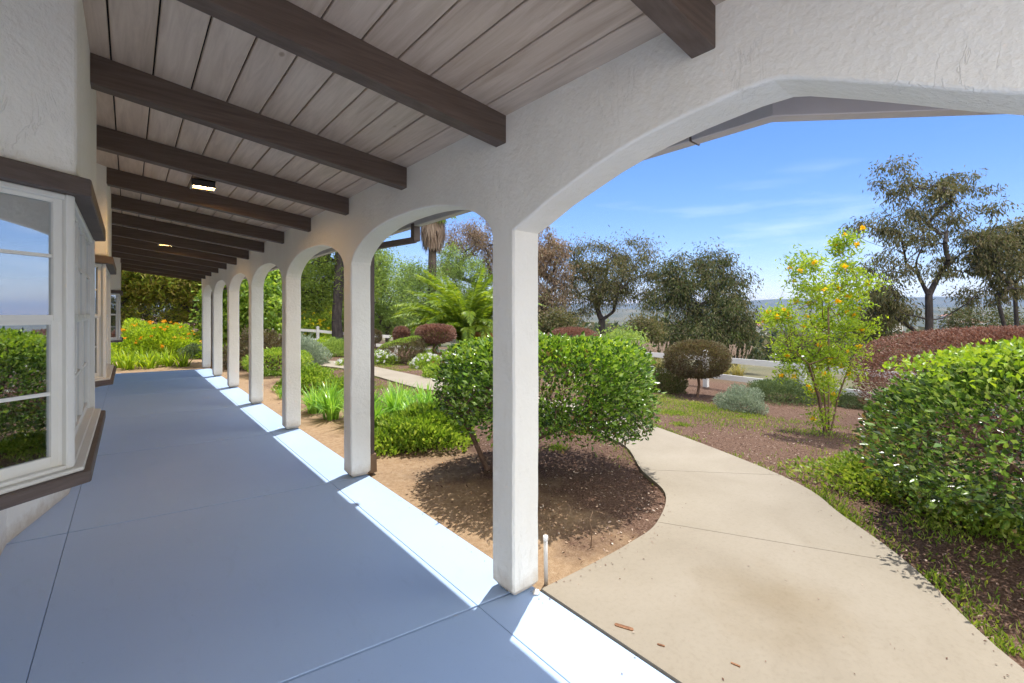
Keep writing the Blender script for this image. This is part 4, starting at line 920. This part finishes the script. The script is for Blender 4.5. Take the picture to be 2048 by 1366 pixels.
# eucalyptus trees beyond the fence
def euc(name, lb, ub, D, trunk_uv, blobs, nc, nl, mk, r0, seed, Lw=(.17, .035), spread=.38, droop=.6, hollow=.25, rmin=.012, limbs=None):
    lm = [[at(u, v, D + np.sin(i * 2.1 + j) * .5 * min(j, 2)) for j, (u, v) in enumerate(l)] for i, l in enumerate(limbs)] if limbs else None
    t = [at(u, v, D) for u, v in trunk_uv]; b = ground(t[0][0], t[0][1])
    b2 = at(ub, 627, D); b = ground(b2[0], b2[1])
    ells = [E_at(u, v, D + dd, ru, rv, rd, ru*rv/400) for (u, v, ru, rv, rd, dd) in blobs]
    return tree('eucalyptus_tree', lb, 'tree', b, ells, nc, nl, Lw[0], Lw[1], Lf[mk], M['bark_dark'], r0, trunk=t, spread=spread, droop=droop, seed=seed, hollow=hollow, rmin=rmin, limbs=lm)
euc('e', 'tall open eucalyptus with forked dark trunk against the sky above the maroon hedge', 1858, 20, [(1859, 640), (1858, 590)],
    [(1790, 360, 30, 36, .8, 0), (1850, 400, 50, 40, 1, 0), (1920, 380, 45, 34, 1, 0), (1800, 460, 55, 40, 1, 0), (1730, 455, 34, 22, .8, 0), (1880, 470, 60, 42, 1.1, 0), (1955, 440, 36, 40, 1, 0), (1770, 530, 50, 34, 1, 0), (1930, 530, 55, 32, 1, 0), (1850, 540, 40, 25, 1, 0), (1780, 590, 40, 22, .8, 0), (1945, 590, 40, 20, .8, 0)], 150, 7200, 'euc', .15, 81, spread=.24, rmin=.008, limbs=[
    [(1857, 590), (1837, 550), (1812, 526), (1805, 487), (1788, 445), (1763, 413)], [(1812, 526), (1767, 494), (1711, 471)], [(1837, 550), (1834, 519), (1849, 487), (1846, 449), (1865, 403)], [(1846, 449), (1815, 395), (1800, 350)],
    [(1857, 590), (1883, 543), (1897, 519), (1890, 487), (1897, 449), (1921, 403), (1935, 370)], [(1897, 519), (1921, 508), (1967, 491)], [(1858, 645), (1809, 628), (1781, 596)], [(1860, 648), (1900, 628), (1935, 607)]])
euc('e', 'low leaning eucalyptus branching left of the forked tree', 1835, 21, [(1828, 660), (1800, 640)],
    [(1755, 600, 34, 22, .8, 0), (1790, 625, 40, 20, .8, 0), (1740, 640, 24, 18, .7, 0)], 50, 2400, 'euc', .09, 82, spread=.22)
euc('e', 'slender leaning eucalyptus at the right edge beyond the forked tree', 2012, 19, [(2010, 655), (1996, 600)],
    [(1990, 520, 26, 50, .8, 0), (1975, 480, 26, 30, .8, 0), (2010, 580, 30, 26, .8, 0)], 60, 3400, 'euc', .075, 83, spread=.22)
euc('e', 'rightmost slender eucalyptus with drooping foliage cut by the frame', 2038, 20, [(2034, 655), (2030, 580)],
    [(2030, 500, 22, 50, .8, 0), (2060, 540, 34, 60, .9, 0), (2060, 470, 30, 34, .9, 0)], 70, 4200, 'euc', .08, 84, spread=.22)
euc('e', 'wide eucalyptus with several curved trunks behind the red dome topiary', 1205, 27, [(1203, 660), (1203, 640)],
    [(1180, 510, 46, 34, 1.4, 0), (1265, 510, 44, 34, 1.4, 0), (1225, 545, 60, 34, 1.6, 0), (1160, 570, 40, 40, 1.2, 0), (1290, 565, 34, 40, 1.2, 0), (1215, 590, 50, 26, 1.2, 0), (1150, 620, 26, 26, 1, 0)], 150, 11500, 'euc', .20, 85, spread=.34, limbs=[
    [(1203, 645), (1194, 614), (1189, 582), (1173, 561), (1155, 526)], [(1203, 645), (1226, 624), (1233, 589), (1261, 561), (1292, 547)], [(1233, 589), (1250, 540), (1261, 505)], [(1194, 614), (1208, 570), (1215, 530)]])
euc('e', 'dense dark eucalyptus with drooping foliage right of the wide one', 1400, 24, [(1398, 660), (1396, 610)],
    [(1370, 545, 40, 40, 1.3, 0), (1430, 540, 44, 40, 1.3, 0), (1400, 590, 70, 46, 1.6, 0), (1345, 620, 46, 50, 1.4, 0), (1455, 585, 26, 44, 1.2, 0), (1420, 515, 22, 18, .8, 0), (1340, 560, 26, 24, .9, 0)], 120, 11500, 'eucdark', .22, 86, spread=.36)
euc('e', 'low bushy olive tree at the right foot of the dense dark eucalyptus', 1470, 22, [(1468, 690), (1466, 670)],
    [(1465, 640, 36, 44, 1.1, 0), (1480, 690, 26, 26, 1, 0), (1420, 670, 40, 34, 1.2, 0), (1370, 680, 40, 26, 1.2, 0)], 110, 9000, 'eucdark', .12, 87, spread=.3)
euc('e', 'drooping eucalyptus just right of the nearest column', 1085, 26, [(1085, 660), (1082, 620)],
    [(1090, 520, 24, 40, 1.2, 0), (1060, 500, 50, 60, 1.5, 0), (1105, 590, 24, 40, 1, 0), (1120, 520, 16, 40, .8, 0), (1060, 600, 50, 40, 1.4, 0)], 110, 9000, 'eucred', .18, 88, spread=.3)
euc('e', 'reddish brown eucalyptus rising behind the date palm', 950, 36, [(950, 660), (948, 600)],
    [(930, 480, 44, 34, 1.6, 0), (985, 470, 50, 50, 1.8, 0), (1000, 540, 46, 40, 1.8, 0), (905, 530, 30, 30, 1.4, 0)], 120, 11000, 'eucred', .24, 89, spread=.42)
# undergrowth beyond the fence, each a shrub
for i, (u, v, D, ru, rv, mk, lb) in enumerate([(1110, 650, 22, 40, 26, 'euc', 'scrubby olive shrub beyond the fence below the drooping eucalyptus'), (1285, 665, 21, 34, 30, 'euc', 'grey scrub between the wide and the dense eucalyptus'), (1240, 690, 19, 40, 22, 'pepper', 'yellow-green scrub beyond the fence behind the boxy bush'), (1745, 650, 24, 45, 26, 'euc', 'grey-green scrub behind the yellow-flowered shrub'), (1960, 645, 24, 90, 30, 'eucdark', 'dark scrub below the right-hand eucalyptus'), (1600, 690, 30, 40, 20, 'euc', 'grey scrub on the slope below the fence')]):
    c = at(u, v, D); b = ground(c[0], c[1]); k = D / F_PX
    ells = [(c[0], c[1], c[2], ru*k, ru*k*.7, rv*k)]
    tree('scrub', lb, 'shrub', b, ells + [(c[0], c[1], (c[2] + b[2]) / 2, ru*k*.8, ru*k*.6, abs(c[2]-b[2]) / 2 + .2)], 70, 5200, .14, .04, Lf[mk], M['twig'], .05, spread=.3, droop=.3, seed=150 + i)

# ------------------------------------------------------------------ palms
def frond_geo(r, base, az, el, Ln, arch, nl=46, lw=.035, ll=.42):
    K = 14; t = np.linspace(0, 1, K); h = P_(cos(az), sin(az), 0); pos = [np.array(base, float)]; a = el; st = Ln / (K - 1)
    for k in range(K - 1):
        pos.append(pos[-1] + st * (h * cos(a) + P_(0, 0, 1) * sin(a))); a -= arch / (K - 1) * (1 + t[k])
    pos = np.array(pos); A, B = pos[:-1], pos[1:]; V1, F1 = tubes_geo(A, B, .022 * (1 - t[:-1] * .8), .022 * (1 - t[1:] * .8), 4)
    s = np.linspace(.14, .99, nl); P = np.stack([np.interp(s, t, pos[:, i]) for i in range(3)], 1); T = nrmz(np.stack([np.interp(s, t, np.gradient(pos[:, i])) for i in range(3)], 1))
    side = P_(-sin(az), cos(az), 0); up = nrmz(np.cross(T, side) * 1.0); up = np.where(up[:, 2:3] < 0, -up, up)
    pr = []
    for sg in (-1, 1):
        D = nrmz(T * .70 + sg * side * .85 + up * .15 + P_(0, 0, -.30) * s[:, None] + r.normal(size=P.shape) * .10); prof = np.sin(np.clip(s * 1.05, 0, 1) * pi) ** .5 * .85 + .15
        pr.append(leaves_geo(P, D, up + r.normal(size=P.shape) * .15, ll * prof, lw, .1, .30))
    V2, F2 = join(pr)
    return V1, F1, V2, F2
def date_palm(u, v, D):
    r = np.random.default_rng(91); c = at(u, v, D); b = ground(c[0], c[1]); e = empty('date_palm', tuple(b), 'broad date palm with arching feathery fronds rising behind the boxy bush', 'palm')
    top = np.array([b[0], b[1], b[2] + .75])
    m = MB(); m.tube([b, b + P_(0, 0, .4), top], [.36, .40, .30], 14); m.build('trunk', M['stake'], e, True)
    n = 84
    for i in range(n):
        f = i / n; az = i * 2.39996 + r.uniform(-.2, .2); el = radians(88 - 54 * f ** .9) + r.uniform(-.08, .08); Ln = r.uniform(3.5, 4.1) * (1 - .10 * f)
        dead = i in (74, 79, 83)
        V1, F1, V2, F2 = frond_geo(r, top + P_(cos(az), sin(az), 0) * .15, az, el, Ln, .72 + .5 * r.random() + .5 * f, nl=70, lw=.034, ll=.36)
        # leaflets and rachis as quads/tris in one mesh
        F1t = np.concatenate([F1[:, [0, 1, 2]], F1[:, [0, 2, 3]]]); V, Fc = join([(V1, F1t), (V2, F2)])
        mesh_obj('frond', V, Fc, Lf['deadfrond'] if dead else Lf['palm'], e)
date_palm(935, 690, 18.5)
def fan_palm(u, D):
    r = np.random.default_rng(92); c = at(u, 627, D); b = ground(c[0], c[1]); e = empty('fan_palm', tuple(b), 'tall fan palm with a skirt of dead grey fronds round its neck', 'palm')
    top = at(u + 4, 428, D); m = MB(); m.tube([b, (b + top) / 2, top], [.30, .27, .24], 12); m.build('trunk', M['bark'], e, True)
    n = 900; f = r.random(n); az = r.uniform(0, 2*pi, n); z = top[2] + .1 - f * 2.0; rad = .30 + .42 * np.sin(np.clip((1 - f) * 1.2 + .15, 0, 1) * pi * .62)
    P = np.stack([top[0] + np.cos(az) * rad, top[1] + np.sin(az) * rad, z], 1); D_ = nrmz(np.stack([np.cos(az) * .12, np.sin(az) * .12, -np.ones(n)], 1) + r.normal(size=(n, 3)) * .08)
    V, Fc = leaves_geo(P, D_, np.stack([np.cos(az), np.sin(az), 0*az], 1), r.uniform(.5, .95, n), .10, .1, -.02); mesh_obj('dead_skirt', V, Fc, Lf['thatch'], e)
    for i in range(26):
        az = i * 2.4; el = r.uniform(-.6, 1.3); h = P_(cos(az) * cos(el), sin(az) * cos(el), sin(el)); a = top + P_(0, 0, .3); q = a + h * r.uniform(.7, 1.0)
        V1, F1 = tubes_geo([a], [q], .02, .012, 4); k = 22; s = nrmz(np.cross(h, [0, 0, 1])); w = nrmz(np.cross(s, h)); th = np.linspace(-1.9, 1.9, k)
        Dd = nrmz(np.cos(th)[:, None] * h + np.sin(th)[:, None] * s + r.normal(size=(k, 3)) * .06 + [0, 0, -.18]); V2, F2 = leaves_geo(np.repeat(q[None], k, 0), Dd, np.repeat(w[None], k, 0), .75, .07, .1, .35)
        V, Fc = join([(V1, np.concatenate([F1[:, [0, 1, 2]], F1[:, [0, 2, 3]]])), (V2, F2)]); mesh_obj('frond', V, Fc, Lf['gold'] if i in (3, 8) else Lf['palm'], e)
fan_palm(862, 30)
# pampas / fountain grass plumes beyond the fence
r = np.random.default_rng(95)
for (u0, u1, n, D, lb) in [(1256, 1330, 9, 15.5, 'fountain grass with cream plumes beyond the fence left of the bronze topiary'), (1420, 1490, 5, 14.8, 'fountain grass with cream plumes beyond the fence behind the bronze topiary')]:
    for i in range(n):
        u = u0 + (u1 - u0) * (i + .5) / n + r.uniform(-3, 3); c = at(u, 700, D + r.uniform(-.4, .8)); b = ground(c[0], c[1])
        e = straps('fountain_grass', lb, b, 70, .72, .012, Lf['straw'], 300 + i + int(u0), lb.replace('fountain grass', 'fountain grass tufts'), rad=.1)
        m = 9; az = r.uniform(0, 2*pi, m); dd = nrmz(np.stack([np.cos(az) * .32, np.sin(az) * .32, np.ones(m)], 1)); tip = b + dd * r.uniform(.6, .85, m)[:, None]
        k = 26; P = np.repeat(tip, k, 0) + np.repeat(dd, k, 0) * r.uniform(0, .28, m*k)[:, None]; V, Fc = leaves_geo(P, nrmz(np.repeat(dd, k, 0) + rdir(m*k, r) * .35), rdir(m*k, r), .08, .02); mesh_obj('plumes', V, Fc, Lf['pampas'], e)

# ------------------------------------------------------------------ small things
m = MB(); q = np.array([1.80, 1.84, -.04]); m.tube([q, q + P_(-.002, .002, .27)], .012, 12); e = m.build('pipe_stub', M['pvc'], None, True, origin=(1.80, 1.84, 0))
tag(e, 'grey plastic pipe stub standing in the soil beside the nearest column', 'pipe')
m2 = MB(); m2.tube([q + P_(-.002, .002, .262), q + P_(-.002, .002, .286)], .0145, 12); m2.build('cap', M['white'], e, True).location = (-1.80, -1.84, 0)
c = gz(1249, 1257); 
def plate(px, py, ln, w, ang, lb, name='rusty_strip', z=.0045):
    m = MB(); d = P_(cos(ang), sin(ang), 0); n_ = P_(-sin(ang), cos(ang), 0); K = 10; ring = []
    for i in range(K): a = pi/2 + pi * i / (K-1); ring.append(d * (-ln/2) + (d * cos(a) + n_ * sin(a)) * w/2)
    for i in range(K): a = -pi/2 + pi * i / (K-1); ring.append(d * (ln/2) + (d * cos(a) + n_ * sin(a)) * w/2)
    m.prism([(px + q_[0], py + q_[1]) for q_ in ring], z, z + .004); o = m.build(name, M['rust'], origin=(px, py, 0)); tag(o, lb, 'metal strip'); return o
pa = np.array(gz(1233, 1252)); pb_ = np.array(gz(1263, 1261)); mm_ = (pa + pb_) / 2; an = atan2(*(pb_ - pa)[::-1])
plate(mm_[0], mm_[1], np.linalg.norm(pb_ - pa) * 1.0, .019, an, 'rusty metal strip set in the path near the porch')
mm_ = gz(1322, 1293); plate(mm_[0], mm_[1], .025, .008, an, 'tiny rusty scrap on the path just past the rusty strip', 'rust_scrap')
mm_ = gz(1471, 1332); plate(mm_[0], mm_[1], .03, .008, an - .2, 'short rusty scrap on the path nearest the bottom of the photo', 'rust_scrap')
def rock(x, y, z, s, lb, seed):
    r = np.random.default_rng(seed); bm = bmesh.new(); bmesh.ops.create_icosphere(bm, subdivisions=3, radius=1)
    for v in bm.verts: v.co *= s * (1 + .22 * sin(v.co.x * 5 + seed) * sin(v.co.y * 4 + v.co.z * 3)); v.co.z *= .6
    me = bpy.data.meshes.new('stone'); bm.to_mesh(me); bm.free(); me.materials.append(M['stone']); o = bpy.data.objects.new('stone', me); COL.objects.link(o); o.location = (x, y, z); tag(o, lb, 'stone')
c = gz(1072, 1187); rock(c[0], c[1], .008, .020, 'small pale stone at the outer foot of the nearest column', 3)
c = gz(1080, 1190); 
m = MB(); s = np.array(gz(1182, 1082)); m.tube([P_(s[0], s[1], -.03), P_(s[0]+.01, s[1], .07), P_(s[0]-.005, s[1]+.01, .13), P_(s[0]+.02, s[1], .19)], [.004, .0035, .003, .002], 6); tag(m.build('dry_stick', M['stake'], None, True, origin=(s[0], s[1], 0)), 'thin dry brown stick poking up from the shaded soil under the boxy bush', 'stick')

# leaf litter, bark chips and small grass on the beds
def inpoly(x, y, poly):
    c = np.zeros(len(x), bool); n = len(poly); j = n - 1
    for i in range(n):
        xi, yi = poly[i]; xj, yj = poly[j]
        c ^= ((yi > y) != (yj > y)) & (x < (xj - xi) * (y - yi) / (yj - yi + 1e-12) + xi); j = i
    return c
pathpoly = np.concatenate([Lc, Rc[::-1]])
def scatter(n, r, x0, x1, y0, y1, near=True, pad=0):
    x = r.uniform(x0, x1, n); y = r.uniform(y0, y1, n)
    if near: w = 1 / (1 + (np.hypot(x - 1, y) / 4.5) ** 1.6); k = r.random(n) < w; x, y = x[k], y[k]
    k = ~inpoly(x, y, pathpoly); return x[k], y[k]
r = np.random.default_rng(200)
x, y = scatter(150000, r, 3.0, 12, -3, 17)
x2, y2 = scatter(6000, r, 1.75, 3.0, .8, 15)
k2 = r.random(len(x2)) < sstep(1.8, 2.9, x2) * .6 + .08; x2, y2 = x2[k2], y2[k2]
near_edge = (x > 3.0) & (r.random(len(x)) < .85); x, y = x[near_edge], y[near_edge]
x = np.concatenate([x, x2]); y = np.concatenate([y, y2]); n = len(x)
P = np.stack([x, y, terr(x, y) + r.uniform(.001, .014, n)], 1); D = nrmz(rdir(n, r) * [1, 1, .25])
V, Fc = leaves_geo(P, D, nrmz(rdir(n, r) * .6 + [0, 0, 1]), r.uniform(.015, .045, n), r.uniform(.006, .016, n), .15, .1)
tag(mesh_obj('leaf_litter', V, Fc, Lf['litter']), 'brown bark chips and dry leaf litter over the planting beds', 'leaf litter', kind='stuff')
x, y = scatter(9000, r, 2.1, 9, -2, 8); k = np.hypot(x - 2.9, y - 2.0) < 1.1; x, y = np.concatenate([x[k], x[~k][:500]]), np.concatenate([y[k], y[~k][:500]]); n = len(x)
P = np.stack([x, y, terr(x, y) + .004], 1); V, Fc = leaves_geo(P, nrmz(rdir(n, r) * [1, 1, .35]), nrmz(rdir(n, r) * .5 + [0, 0, 1]), r.uniform(.012, .03, n), r.uniform(.008, .018, n), .2, .1)
tag(mesh_obj('dry_leaves', V, Fc, Lf['chip']), 'pale curled dry leaves on the soil around the boxy bush', 'dry leaves', kind='stuff')
ec = np.concatenate([Lc[3:60], Rc[10:60]]); cc_ = np.concatenate([Rc[3:60] - Lc[3:60], Lc[10:60] - Rc[10:60]]); cc_ = nrmz(cc_)
k = r.integers(0, len(ec), 1500)[:420]; q = ec[k] + cc_[k] * (r.exponential(.03, 420) - .01)[:, None] + r.normal(size=(420, 2)) * .06
q2 = np.stack([r.uniform(1.8, 3.6, 60), r.uniform(-.4, 1.9, 60)], 1); q3 = np.stack([1.69 - r.exponential(.05, 90), r.uniform(.5, 12, 90)], 1); q = np.concatenate([q, q2, q3]); n = len(q)
P = np.stack([q[:, 0], q[:, 1], np.where((q[:, 0] < 1.7), .003, .0075)], 1); k = inpoly(q[:, 0], q[:, 1], pathpoly) | (q[:, 0] < 1.69); P = P[k]; n = len(P)
V, Fc = leaves_geo(P, nrmz(rdir(n, r) * [1, 1, .12]), nrmz(rdir(n, r) * .3 + [0, 0, 1]), r.uniform(.006, .018, n), r.uniform(.003, .009, n), .2, .05)
tag(mesh_obj('blown_litter', V, Fc, Lf['litter']), 'loose chips and blown bits lying on the edges of the path and slab', 'leaf litter', kind='stuff')
# small weeds and grass patches
cen = r.uniform([3.5, -1], [11, 14], (160, 2)); k = r.integers(0, 160, 30000); q = cen[k] + r.normal(size=(30000, 2)) * r.uniform(.05, .34, 160)[k][:, None]
e1 = Rc[2*NS:9*NS]; k = r.integers(0, len(e1), 4200); k = k[np.sin(k * 1.7) + np.sin(k * .6) > r.normal(size=4200) * .5]; qe = e1[k] + np.stack([r.exponential(.08, len(k)), r.normal(size=len(k)) * .07], 1) + [.02, 0]
# band of green weeds in front of the topiary
g1 = np.array(G(1330, 800)[:2]); g2 = np.array(G(1470, 850)[:2]); tt = r.random(3200)[:, None]; qb = g1 + (g2 - g1) * tt + r.normal(size=(3200, 2)) * [.5, .5]
q = np.concatenate([q, qe, qb]); k = ~inpoly(q[:, 0], q[:, 1], pathpoly) & (q[:, 0] > 3.0); q = q[k]; n = len(q)
P = np.stack([q[:, 0], q[:, 1], terr(q[:, 0], q[:, 1])], 1)
V, Fc = leaves_geo(P, nrmz(rdir(n, r) * .7 + [0, 0, 1]), rdir(n, r), r.uniform(.02, .06, n), r.uniform(.006, .014, n))
tag(mesh_obj('grass', V, Fc, Lf['weed']), 'short green weeds and grass along the path edge and on the mulch', 'grass', kind='stuff')

# ------------------------------------------------------------------ valley: far trees, cypresses, buildings
r = np.random.default_rng(400)
def far_wood(n, d0, d1, size, leafs, name, lb):
    az = r.uniform(radians(20), radians(96), n); d = d0 + (d1 - d0) * r.random(n) ** .8; cx, cy = np.sin(az) * d, np.cos(az) * d; cz_ = terr(cx, cy)
    s = size * r.uniform(.6, 1.3, n); k = np.repeat(np.arange(n), leafs); m_ = len(k); o = rdir(m_, r) * (r.random(m_) ** .4)[:, None]
    P = np.stack([cx[k] + o[:, 0]*s[k], cy[k] + o[:, 1]*s[k], cz_[k] + s[k]*.75 + o[:, 2]*s[k]*.8], 1)
    V, Fc = leaves_geo(P, rdir(m_, r), rdir(m_, r), s[k]*.5, s[k]*.3); tag(mesh_obj(name, V, Fc, Lf['eucdark']), lb, 'woodland', kind='stuff')
far_wood(420, 60, 190, 2.6, 60, 'woodland', 'scrubby trees scattered down the valley side beyond the garden')
far_wood(1500, 190, 600, 6, 34, 'woodland', 'hazy belt of far woodland across the valley floor')
for i in range(9):
    c = at(1516 + i * 6.2, 690, 150 + r.uniform(-2, 2)); b = ground(c[0], c[1]); n = 500; h = 6.4 + r.uniform(-.6, .6)
    e = empty('cypress', tuple(b), 'slim dark cypress in the row behind the pale far rooftops', 'tree', 'row of far cypresses')
    zz = r.random(n); rad = .75 * np.sin(np.clip(zz * .95 + .06, 0, 1) * pi) ** .6; az = r.uniform(0, 2*pi, n); P = np.stack([b[0] + np.cos(az)*rad, b[1] + np.sin(az)*rad, b[2] + zz*h], 1)
    V, Fc = leaves_geo(P, nrmz(rdir(n, r) + [0, 0, 1.2]), rdir(n, r), .7, .35); mesh_obj('crown', V, Fc, Lf['eucdark'], e)
    V, Fc = tubes_geo([b], [b + P_(0, 0, h*.7)], .15, .08, 5); mesh_obj('trunk', V, Fc, M['bark_dark'], e)
M['bwall'] = mat_noise('pale_render', (.55, .52, .47), (.66, .63, .58), .5, .85, 0)
M['broof'] = mat_noise('terracotta_roof', (.24, .12, .09), (.36, .19, .14), .8, .9, 0)
M['bwin'] = plain('dark_far_window', (.03, .035, .04), .3)
def building(u, v, D, w, dp, h, lb, flat=True, chim=False, rot=.3):
    c = at(u, v, D); b = np.array([c[0], c[1], float(terr(c[0], c[1]))]); e = empty('house_in_valley', tuple(b), lb, 'building')
    z0, z1 = b[2] - 1, c[2]; cr, sr = cos(rot), sin(rot); T_ = lambda x, y: (b[0] + x*cr - y*sr, b[1] + x*sr + y*cr)
    m = MB(); m.prism([T_(-dp/2, -w/2), T_(dp/2, -w/2), T_(dp/2, w/2), T_(-dp/2, w/2)], z0, z1); m.build('wall', M['bwall'], e)
    m = MB(); o = .35
    if flat: m.prism([T_(-dp/2-o, -w/2-o), T_(dp/2+o, -w/2-o), T_(dp/2+o, w/2+o), T_(-dp/2-o, w/2+o)], z1 + .01, z1 + .4); m.build('roof', M['white'], e)
    else:
        A = [T_(-dp/2-o, -w/2-o), T_(dp/2+o, -w/2-o), T_(dp/2+o, w/2+o), T_(-dp/2-o, w/2+o)]; R1, R2 = T_(0, -w/2 + dp/2), T_(0, w/2 - dp/2); v0 = 0
        m.v = [(*a, z1 + .01) for a in A] + [(*R1, z1 + dp * .22), (*R2, z1 + dp * .22)]; m.f = [[0, 1, 4], [1, 2, 5, 4], [2, 3, 5], [3, 0, 4, 5], [3, 2, 1, 0]]; m.build('roof', M['broof'], e)
    for i in range(3):
        m = MB(); y = -w/2 + w * (i + .5) / 3; m.prism([T_(-dp/2-.06, y-w*.08), T_(-dp/2+.02, y-w*.08), T_(-dp/2+.02, y+w*.08), T_(-dp/2-.06, y+w*.08)], z1 - 1.9, z1 - .7); m.build('window', M['bwin'], e)
    if chim: m = MB(); m.prism([T_(-1, -1), T_(1, -1), T_(1, 1), T_(-1, 1)], z1, z1 + 1.9); m.build('roof_block', M['bwall'], e)
building(1545, 712, 95, 13, 9, 3, 'long low white-roofed building seen over the fence with a block on its roof', True, True, .35)
building(1600, 715, 88, 8, 7, 3, 'smaller white flat-roofed building right of the long one', True, False, .3)
building(1552, 699, 120, 9, 7, 3, 'terracotta-roofed house behind the white roofs', False, False, .5)
for i, (u, v, D, lb) in enumerate([(1509, 652, 320, 'far pale house left of the yellow shrub'), (1640, 655, 340, 'far pale house seen through the yellow shrub'), (1900, 632, 420, 'far pale house right of the forked trunk'), (1780, 640, 380, 'far pale house left of the forked trunk'), (1945, 645, 300, 'far pale house beneath the right eucalyptus branches'), (1130, 655, 300, 'far pale house glimpsed between the left eucalyptus trunks')]):
    building(u, v, D, 14, 10, 4, lb, False, False, .2 + i * .3)

# ------------------------------------------------------------------ the air over the valley
def haze():
    m = bpy.data.materials.new('valley_haze'); m.use_nodes = True; t = m.node_tree; t.nodes.clear()
    o = t.nodes.new('ShaderNodeOutputMaterial'); v = t.nodes.new('ShaderNodeVolumePrincipled'); v.inputs['Color'].default_value = (.26, .42, .74, 1)
    v.inputs['Density'].default_value = .00020; v.inputs['Anisotropy'].default_value = .25; t.links.new(v.outputs[0], o.inputs['Volume'])
    mb = MB(); mb.box(-700, 7000, -7000, 7000, -60, 110); tag(mb.build('haze', m), 'thin pale blue haze lying over the valley', 'haze', kind='stuff')
haze()
